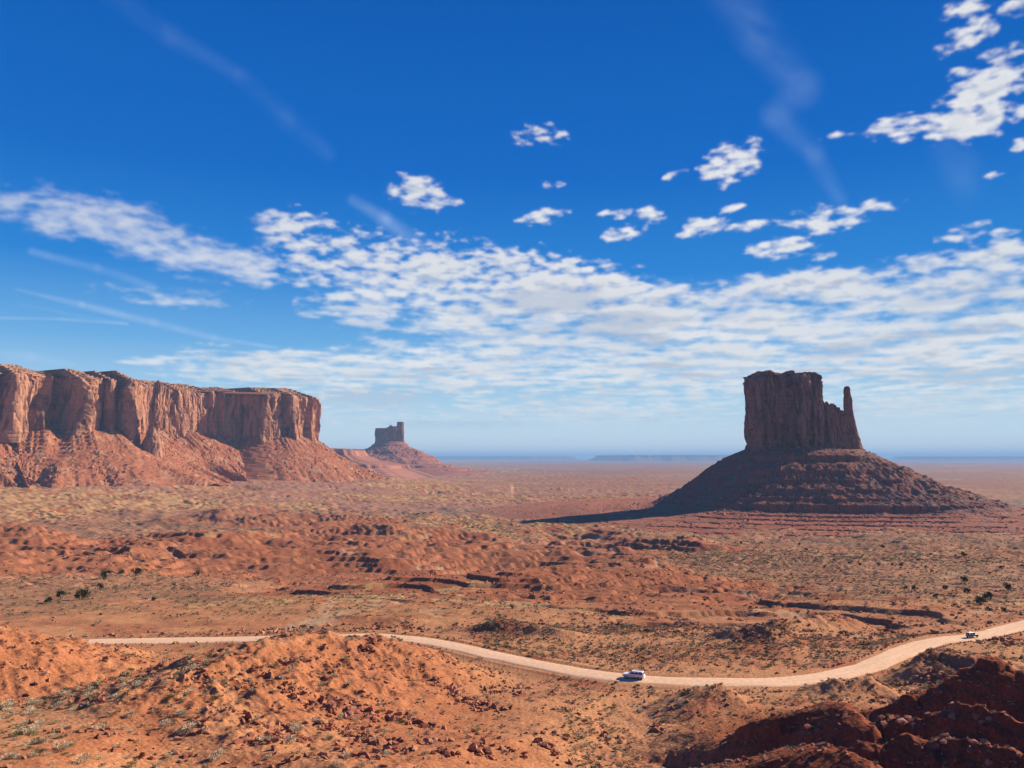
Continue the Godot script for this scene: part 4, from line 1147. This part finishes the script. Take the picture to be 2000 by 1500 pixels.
func build_rocks() -> void:
	var rg := RandomNumberGenerator.new()
	rg.seed = 99
	var cand := []
	for f in FIELDS:
		for i in int(f[3] * 1.7):
			var a := rg.randf() * TAU
			var d: float = f[2] * pow(rg.randf(), 0.7)
			var s: float = f[4] * lerpf(0.22, 1.0, pow(rg.randf(), 2.2))
			cand.append([0.0, f[0] + cos(a) * d * 1.3, f[1] + sin(a) * d, s, f[5]])
	for i in 70000:   # loose stones everywhere, more on the badlands
		var az := deg_to_rad(rg.randf_range(-38.0, 38.0))
		var r := sqrt(rg.randf_range(95.0 * 95.0, (330.0 if i % 2 else 760.0) ** 2))
		var x := sin(az) * r
		var z := -cos(az) * r
		var a := n_col.get_noise_2d(x * 1.7 + 60.0, z * 1.7)
		var p := 0.12 + smoothstep(0.05, 0.35, a) * 0.9
		if r > 330.0:
			p *= 0.25 + bad_mask(x, z)
		if rg.randf() > p or near_road(x, z) < 5.6:
			continue
		var s := lerpf(0.10, 0.75, pow(rg.randf(), 4.0)) * (1.0 if r < 300.0 else 1.9)
		cand.append([0.0, x, z, s, 0])
	for c in cand:
		c[0] = c[3] / Vector2(c[1], c[2]).length()
	cand.sort_custom(func(a, b): return a[0] > b[0])
	var meshes := []
	for i in 8:
		meshes.append(rock_mesh(20 + i, 10 + i % 4))
	var lowm := [rock_mesh(40, 8), rock_mesh(41, 9)]
	var xf := [[], []]
	var cl := [[], []]
	var made := 0
	for c in cand:
		var x: float = c[1]
		var z: float = c[2]
		var s: float = c[3]
		var y := hgt(x, z)
		var eu := Vector3(rg.randf_range(-0.5, 0.5), rg.randf() * TAU, rg.randf_range(-0.5, 0.5))
		var sc := Vector3(s, s * rg.randf_range(0.65, 0.95), s * rg.randf_range(0.7, 1.0))
		if c[4] == 1:
			eu = Vector3(0.5 + rg.randf_range(-0.2, 0.2), 0.5 + rg.randf_range(-0.3, 0.3), 0.3)
			sc = Vector3(s, s * 0.28, s * 0.8)
		if made < 300 and in_view(Vector3(x, y + s * 0.6, z)):
			var where := "midway down the orange ridge's rockfall"
			if x > -14.0:
				where = "in the rock band above the dry wash"
			elif z < -172.0:
				where = "just below the orange ridge's crest"
			elif z > -128.0:
				where = "near the foot of the orange ridge's rockfall"
			elif x < -42.0:
				where = "on the ridge shoulder above the rockfall"
			var g := "boulders on the orange ridge flank"
			if -z > 225.0:
				where = "on the stony ground beyond the dirt road"
				g = "boulders beyond the road"
			elif x > 22.0:
				where = "on the dark red badlands below the road"
				g = "boulders on the dark red badlands"
			elif x < -64.0:
				where = "on the orange hill and hollow beside the sandy flat"
				g = "boulders by the sandy flat"
			var o := obj("boulder", meshes[made % 8], M.boulder[made % 3], self)
			o.position = Vector3(x, y + s * 0.22, z)
			o.basis = Basis.from_euler(eu).scaled(Vector3.ONE) * Basis.from_scale(sc)
			var big := "large" if s > 1.0 else ("middle-sized" if s > 0.65 else "small")
			tag(o, "%s %s angular boulder %s" % [big, ["rust brown", "dark maroon", "pale reddish"][made % 3], where], "boulder", g)
			made += 1
		else:
			var v := made % 2
			made += 0
			v = int(rg.randf() * 1.999)
			xf[v].append(Transform3D(Basis.from_euler(eu) * Basis.from_scale(sc), Vector3(x, y + s * 0.15, z)))
			cl[v].append(Color(0.30, 0.115, 0.065).lerp(Color(0.42, 0.20, 0.12), rg.randf()) * rg.randf_range(0.7, 1.1))
	for v in 2:
		var o := multi("rubble", lowm[v], M.stone_plain, xf[v], cl[v], self)
		tag(o, "small loose rust red stones strewn over the slopes", "rubble", "", "stuff")
	print("rocks ", cand.size(), " singles ", made)
	# stones set along the road's edges
	var n := 0
	for run in [[-139.0, -66.0, 1.0, 2.3], [-139.0, -70.0, -1.0, 2.6], [-38.0, -6.0, -1.0, 3.2], [-36.0, -12.0, 1.0, 3.4], [88.0, 132.0, -1.0, 1.2], [132.0, 200.0, 1.0, 1.7], [142.0, 190.0, -1.0, 3.6]]:
		var x: float = run[0]
		while x < run[1]:
			var ro := road_at(x)
			var t := Vector3(1.0, 0.0, ro.z).normalized()
			var side: Vector3 = Vector3(-t.z, 0.0, t.x) * run[2]
			var p := Vector3(x, 0.0, ro.x) + side * rg.randf_range(4.9, 5.7)
			var s := rg.randf_range(0.28, 0.62)
			p.y = hgt(p.x, p.z) + s * 0.3
			if n < 300 and rg.randf() < 0.85:
				var o := obj("roadside_stone", meshes[n % 8], M.boulder[n % 3], self)
				o.position = p
				o.basis = Basis.from_euler(Vector3(rg.randf_range(-0.3, 0.3), rg.randf() * TAU, rg.randf_range(-0.3, 0.3))) * Basis.from_scale(Vector3(s, s * 0.8, s * 0.8))
				var far_side: bool = run[2] < 0.0
				tag(o, "%s stone lining the road's %s edge %s" % [["rust brown", "dark maroon", "pale reddish"][n % 3], "valley" if far_side else "ridge", "before the ridge hides it" if x < -50.0 else ("as it leaves the ridge" if x < 20.0 else ("on the bend" if x < 133.0 else "near the boxy car"))], "stone", "stones lining the road's %s edge" % ("valley" if far_side else "ridge"))
				n += 1
			x += run[3] * rg.randf_range(0.6, 1.4) / sqrt(1.0 + ro.z * ro.z)

# ------------------------------------------------------------------ cars
func sections(st: SurfaceTool, secs: Array) -> void:
	# secs: [x, [[y, half width], ...]] bottom to top; a closed shell mirrored in z
	var rings := []
	for s in secs:
		var ring := []
		for q in s[1]:
			ring.append(Vector3(s[0] + (q[2] if q.size() > 2 else 0.0), q[0], q[1]))
		for k in range(s[1].size() - 1, -1, -1):
			var q: Array = s[1][k]
			ring.append(Vector3(s[0] + (q[2] if q.size() > 2 else 0.0), q[0], -q[1]))
		rings.append(ring)
	var n: int = rings[0].size()
	for i in rings.size() - 1:
		for k in n:
			var a: Vector3 = rings[i][k]
			var b: Vector3 = rings[i][(k + 1) % n]
			var c: Vector3 = rings[i + 1][k]
			var d: Vector3 = rings[i + 1][(k + 1) % n]
			for v in [a, b, c, b, d, c]:
				st.add_vertex(v)
	for e in [0, rings.size() - 1]:
		for k in range(1, n - 1):
			for v in [rings[e][0], rings[e][k], rings[e][k + 1]]:
				st.add_vertex(v)

func shell(secs: Array) -> ArrayMesh:
	var st := SurfaceTool.new()
	st.begin(Mesh.PRIMITIVE_TRIANGLES)
	sections(st, secs)
	return st.commit()

func plate(pts: Array, thick: Vector3) -> ArrayMesh:
	# a flat polygon with thickness
	var st := SurfaceTool.new()
	st.begin(Mesh.PRIMITIVE_TRIANGLES)
	var n := pts.size()
	for k in range(1, n - 1):
		for v in [pts[0], pts[k], pts[k + 1]]:
			st.add_vertex(v)
		for v in [pts[0] + thick, pts[k + 1] + thick, pts[k] + thick]:
			st.add_vertex(v)
	for k in n:
		var a: Vector3 = pts[k]
		var b: Vector3 = pts[(k + 1) % n]
		for v in [a, b, a + thick, b, b + thick, a + thick]:
			st.add_vertex(v)
	return st.commit()

func bx(size: Vector3) -> BoxMesh:
	var b := BoxMesh.new()
	b.size = size
	return b

func wheel(parent: Node3D, at: Vector3, r: float, w: float) -> void:
	var o := Node3D.new()
	o.name = "wheel"
	parent.add_child(o, true)
	o.position = at
	o.rotation.x = PI / 2
	var t := TorusMesh.new()
	t.inner_radius = r * 0.58
	t.outer_radius = r
	t.rings = 24
	t.ring_segments = 8
	var ty := obj("tyre", t, M.rubber, o)
	ty.scale = Vector3(1.0, w / (r * 0.42), 1.0)
	var c := CylinderMesh.new()
	c.top_radius = r * 0.62
	c.bottom_radius = r * 0.62
	c.height = w * 0.7
	c.radial_segments = 16
	obj("rim", c, M.alloy, o)

func build_suv() -> void:
	var ro := road_at(31.6)
	var at := Vector3(31.6, ro.y + 0.10, ro.x)
	var t := thing("car", "long white station-wagon suv with dark windows driving on the dirt road", "car", at, atan2(-ro.z, 1.0) + PI)
	# +x is the front
	var body := [
		[-2.80, [[0.62, 0.86], [0.80, 0.93], [1.05, 0.93], [1.12, 0.90]]],
		[-2.72, [[0.48, 0.92], [0.72, 1.00], [1.08, 0.99], [1.18, 0.94]]],
		[-1.0, [[0.42, 0.94], [0.72, 1.01], [1.08, 1.00], [1.20, 0.95]]],
		[0.6, [[0.42, 0.94], [0.72, 1.01], [1.08, 1.00], [1.20, 0.95]]],
		[1.15, [[0.42, 0.94], [0.72, 1.01], [1.06, 0.99], [1.19, 0.93]]],
		[2.35, [[0.44, 0.93], [0.70, 1.00], [1.00, 0.96], [1.10, 0.86]]],
		[2.68, [[0.46, 0.86], [0.66, 0.93], [0.96, 0.90], [1.03, 0.80]]],
		[2.80, [[0.52, 0.74], [0.64, 0.80], [0.88, 0.80], [0.92, 0.74]]]]
	obj("body", shell(body), M.white_paint, t)
	var cabin := [
		[-2.66, [[1.16, 0.93], [1.40, 0.90, 0.04], [1.72, 0.82, 0.12], [1.80, 0.74, 0.2]]],
		[-2.40, [[1.16, 0.94], [1.40, 0.92], [1.76, 0.83], [1.86, 0.72]]],
		[0.35, [[1.16, 0.94], [1.40, 0.92], [1.78, 0.82], [1.88, 0.72]]],
		[0.62, [[1.16, 0.94], [1.40, 0.92, -0.05], [1.74, 0.81, -0.12], [1.82, 0.72, -0.18]]],
		[1.28, [[1.14, 0.90], [1.16, 0.89, -0.02], [1.18, 0.86, -0.04], [1.185, 0.82, -0.05]]]]
	obj("cabin", shell(cabin), M.white_paint, t)
	for s in [-1.0, 1.0]:
		for wdw in [[-2.42, -1.42], [-1.28, -0.46], [-0.34, 0.52]]:
			var z0: float = s * 0.955
			var z1: float = s * 0.880
			var dx := 0.18 if wdw[1] > 0.4 else 0.0
			var pts := [Vector3(wdw[0], 1.24, z0), Vector3(wdw[1] + dx, 1.24, z0), Vector3(wdw[1] - dx * 0.6, 1.68, z1), Vector3(wdw[0] + 0.03, 1.68, z1)]
			obj("side_window", plate(pts, Vector3(0, 0, -0.03 * s)), M.car_glass, t)
		for xw in [1.78, -1.72]:
			wheel(t, Vector3(xw, 0.40, s * 0.88), 0.40, 0.26)
			var ar := TorusMesh.new()
			ar.inner_radius = 0.43
			ar.outer_radius = 0.54
			ar.rings = 20
			ar.ring_segments = 6
			var o := obj("wheel_arch", ar, M.dark_trim, t)
			o.position = Vector3(xw, 0.42, s * 0.97)
			o.rotation.x = PI / 2
			o.scale = Vector3(1, 0.8, 1)
		var rl := obj("roof_rail", bx(Vector3(2.4, 0.05, 0.05)), M.dark_trim, t)
		rl.position = Vector3(-1.05, 1.91, s * 0.66)
		var hl := obj("headlight", bx(Vector3(0.12, 0.18, 0.34)), M.lamp_glass, t)
		hl.position = Vector3(2.72, 0.86, s * 0.66)
		var tl := obj("tail_light", bx(Vector3(0.10, 0.42, 0.14)), M.red_lamp, t)
		tl.position = Vector3(-2.74, 1.02, s * 0.87)
		var mr := obj("side_mirror", bx(Vector3(0.14, 0.18, 0.24)), M.white_paint, t)
		mr.position = Vector3(0.72, 1.28, s * 1.06)
		for xh in [-0.30, -1.22]:
			var h := obj("door_handle", bx(Vector3(0.2, 0.04, 0.03)), M.dark_trim, t)
			h.position = Vector3(xh, 1.06, s * 1.005)
		for xd in [0.62, -0.40, -1.34]:
			var h := obj("door_seam", bx(Vector3(0.015, 0.62, 0.006)), M.dark_trim, t)
			h.position = Vector3(xd, 0.86, s * 1.010)
		var sill := obj("sill", bx(Vector3(2.6, 0.10, 0.06)), M.dark_trim, t)
		sill.position = Vector3(0.03, 0.42, s * 0.95)
	obj("windscreen", plate([Vector3(0.60, 1.78, -0.72), Vector3(0.60, 1.78, 0.72), Vector3(1.22, 1.21, 0.80), Vector3(1.22, 1.21, -0.80)], Vector3(0.025, 0.03, 0)), M.car_glass, t)
	obj("rear_window", plate([Vector3(-2.665, 1.28, -0.76), Vector3(-2.665, 1.28, 0.76), Vector3(-2.58, 1.68, 0.70), Vector3(-2.58, 1.68, -0.70)], Vector3(-0.025, 0.0, 0)), M.car_glass, t)
	var fb := obj("front_bumper", bx(Vector3(0.16, 0.24, 1.7)), M.white_paint, t)
	fb.position = Vector3(2.78, 0.55, 0)
	var gr := obj("grille", bx(Vector3(0.08, 0.20, 0.86)), M.dark_trim, t)
	gr.position = Vector3(2.79, 0.80, 0)
	var rb := obj("rear_bumper", bx(Vector3(0.16, 0.22, 1.8)), M.white_paint, t)
	rb.position = Vector3(-2.83, 0.60, 0)
	var under := obj("chassis", bx(Vector3(4.8, 0.2, 1.5)), M.dark_trim, t)
	under.position = Vector3(0, 0.42, 0)

func build_jeep() -> void:
	var ro := road_at(153.0)
	var at := Vector3(153.0, ro.y + 0.08, ro.x + 1.2)
	var t := thing("off_road_car", "boxy grey-green off-road car with a white roof and rear spare wheel on the road", "car", at, atan2(-ro.z, 1.0) - 0.15)
	obj("body", shell([
		[-1.95, [[0.60, 0.78], [0.75, 0.80], [1.10, 0.80], [1.14, 0.78]]],
		[0.45, [[0.56, 0.80], [0.75, 0.82], [1.12, 0.82], [1.16, 0.78]]],
		[0.62, [[0.56, 0.80], [0.75, 0.82], [1.10, 0.80], [1.16, 0.72]]],
		[1.85, [[0.58, 0.60], [0.75, 0.62], [1.06, 0.60], [1.12, 0.54]]],
		[1.95, [[0.62, 0.56], [0.75, 0.58], [1.02, 0.56], [1.06, 0.52]]]]), M.green_paint, t)
	obj("hard_top", shell([
		[-1.94, [[1.15, 0.78], [1.50, 0.76], [1.78, 0.72], [1.84, 0.64]]],
		[0.20, [[1.15, 0.78], [1.50, 0.76], [1.80, 0.72], [1.86, 0.64]]],
		[0.62, [[1.15, 0.78], [1.50, 0.76, -0.14], [1.76, 0.70, -0.26], [1.80, 0.62, -0.3]]]]), M.white_paint, t)
	for s in [-1.0, 1.0]:
		for wd in [[-1.8, -0.75], [-0.62, 0.34]]:
			obj("side_window", plate([Vector3(wd[0], 1.22, s * 0.79), Vector3(wd[1], 1.22, s * 0.79), Vector3(wd[1] - 0.05, 1.66, s * 0.755), Vector3(wd[0], 1.66, s * 0.755)], Vector3(0, 0, s * 0.02)), M.car_glass, t)
		for xw in [1.35, -1.25]:
			wheel(t, Vector3(xw, 0.40, s * 0.74), 0.40, 0.26)
			var f := obj("fender", plate([Vector3(xw - 0.55, 0.62, s * 0.62), Vector3(xw - 0.38, 0.92, s * 0.62), Vector3(xw + 0.38, 0.92, s * 0.62), Vector3(xw + 0.55, 0.62, s * 0.62), Vector3(xw + 0.45, 0.62, s * 0.62), Vector3(xw + 0.32, 0.86, s * 0.62), Vector3(xw - 0.32, 0.86, s * 0.62), Vector3(xw - 0.45, 0.62, s * 0.62)], Vector3(0, 0, s * 0.30)), M.dark_trim, t)
			f.position.y = 0.0
		var hl := obj("headlight", bx(Vector3(0.06, 0.18, 0.18)), M.lamp_glass, t)
		hl.position = Vector3(1.96, 0.92, s * 0.38)
		var tl := obj("tail_light", bx(Vector3(0.06, 0.22, 0.14)), M.red_lamp, t)
		tl.position = Vector3(-1.98, 0.92, s * 0.68)
	obj("rear_window", plate([Vector3(-1.95, 1.22, -0.62), Vector3(-1.95, 1.22, 0.62), Vector3(-1.95, 1.68, 0.58), Vector3(-1.95, 1.68, -0.58)], Vector3(-0.02, 0, 0)), M.car_glass, t)
	obj("windscreen", plate([Vector3(0.60, 1.2, -0.68), Vector3(0.60, 1.2, 0.68), Vector3(0.38, 1.72, 0.64), Vector3(0.38, 1.72, -0.64)], Vector3(0.03, 0.01, 0)), M.car_glass, t)
	wheel(t, Vector3(-2.10, 1.05, 0.1), 0.38, 0.24)
	(t.get_child(t.get_child_count() - 1) as Node3D).rotation = Vector3(0, 0, PI / 2)
	(t.get_child(t.get_child_count() - 1) as Node3D).name = "spare_wheel"
	var b := obj("rear_bumper", bx(Vector3(0.14, 0.18, 1.5)), M.dark_trim, t)
	b.position = Vector3(-2.0, 0.58, 0)
	var b2 := obj("front_bumper", bx(Vector3(0.16, 0.16, 1.4)), M.dark_trim, t)
	b2.position = Vector3(2.02, 0.62, 0)

# ------------------------------------------------------------------
func _ready() -> void:
	rng.seed = 5
	var cam := Camera3D.new()
	cam.name = "camera"
	cam.fov = 52.0
	cam.near = 0.5
	cam.far = 150000.0
	cam.rotation_degrees = Vector3(5.312, 0, 0)
	add_child(cam)
	cam.current = true
	var e := Environment.new()
	e.tonemap_mode = Environment.TONE_MAPPER_LINEAR
	e.tonemap_exposure = 1.9
	e.background_mode = Environment.BG_SKY
	e.background_energy_multiplier = 0.52
	var pano := PanoramaSkyMaterial.new()
	pano.panorama = build_sky()
	var sky := Sky.new()
	sky.sky_material = pano
	e.sky = sky
	e.sdfgi_enabled = true
	e.ssao_enabled = true
	e.ssil_enabled = true
	e.fog_enabled = true
	e.fog_density = 0.000042
	e.fog_light_color = Color(0.62, 0.80, 1.0)
	var we := WorldEnvironment.new()
	we.environment = e
	add_child(we)
	var sun := DirectionalLight3D.new()
	sun.name = "sun"
	sun.light_energy = 1.6
	sun.light_color = Color(1.0, 0.93, 0.82)
	sun.light_angular_distance = 0.53
	sun.shadow_enabled = true
	var az := deg_to_rad(SUN_AZ)
	var el := deg_to_rad(SUN_EL)
	var to_sun := Vector3(sin(az) * cos(el), sin(el), -cos(az) * cos(el))
	add_child(sun)
	sun.look_at_from_position(Vector3.ZERO, -to_sun, Vector3.UP)
	print("sky ", Time.get_ticks_msec())

	setup_terrain()
	var grain := grain_image(21, 0.02, 0.72, 1.0, 1.5)
	var bump := grain_image(22, 0.015, 0.0, 1.0, 1.3)
	M.ground = earth(grain, bump, 8.0, 9.0)
	M.road = earth(grain_image(24, 0.012, 0.90, 1.0, 1.4), bump, 11.0, 0.6)
	M.stone = earth(grain, bump, 24.0, 45.0)
	M.stone_plain = mat(Color.WHITE, 0.95, true)
	M.boulder = [mat(Color(0.30, 0.11, 0.065)), mat(Color(0.23, 0.085, 0.055)), mat(Color(0.37, 0.16, 0.10))]
	M.bark = mat(Color(0.16, 0.11, 0.075))
	M.juniper = mat(Color(0.055, 0.075, 0.035), 0.9, true)
	M.sage = mat(Color(0.54, 0.485, 0.34), 0.95, true)
	M.green_shrub = mat(Color(0.17, 0.18, 0.085), 0.95, true)
	M.straw = mat(Color(0.52, 0.38, 0.19), 0.95, true)
	M.scrub = mat(Color.WHITE, 0.95, true)
	M.white_paint = mat(Color(0.78, 0.78, 0.77), 0.35)
	M.white_paint.metallic_specular = 0.5
	M.green_paint = mat(Color(0.16, 0.19, 0.17), 0.4)
	M.dark_trim = mat(Color(0.03, 0.03, 0.032), 0.7)
	M.car_glass = mat(Color(0.012, 0.014, 0.017), 0.15)
	M.car_glass.metallic_specular = 0.4
	M.rubber = mat(Color(0.025, 0.024, 0.024), 0.9)
	M.alloy = mat(Color(0.42, 0.42, 0.43), 0.4)
	M.lamp_glass = mat(Color(0.6, 0.6, 0.6), 0.15)
	M.red_lamp = mat(Color(0.35, 0.02, 0.015), 0.25)
	build_ground()
	print("ground ", Time.get_ticks_msec())
	build_road()
	build_mesa()
	build_butte()
	build_castle()
	far_mesa("faint blue mesa on the horizon beside the foot of the thumbed butte", [[3900, -30000], [6500, -29800], [8300, -30500], [8600, -33000], [5000, -34000], [3600, -32000]], 86.0)
	far_mesa("small faint blue butte alone on the horizon", [[4150, -28200], [4450, -28000], [4520, -28500], [4200, -28600]], 84.0, "butte")
	far_mesa("very faint long blue mesa on the horizon past the castle-like butte", [[-4200, -42000], [0, -40000], [2900, -41000], [2500, -44000], [-3500, -45000]], 50.0)
	far_mesa("faint blue low mesa on the horizon behind the butte's spire side", [[19000, -36000], [22500, -35000], [27500, -36000], [27000, -39000], [20000, -40000]], 42.0)
	print("formations ", Time.get_ticks_msec())
	build_rocks()
	build_junipers()
	build_plants()
	build_suv()
	build_jeep()
	print("done ", Time.get_ticks_msec())
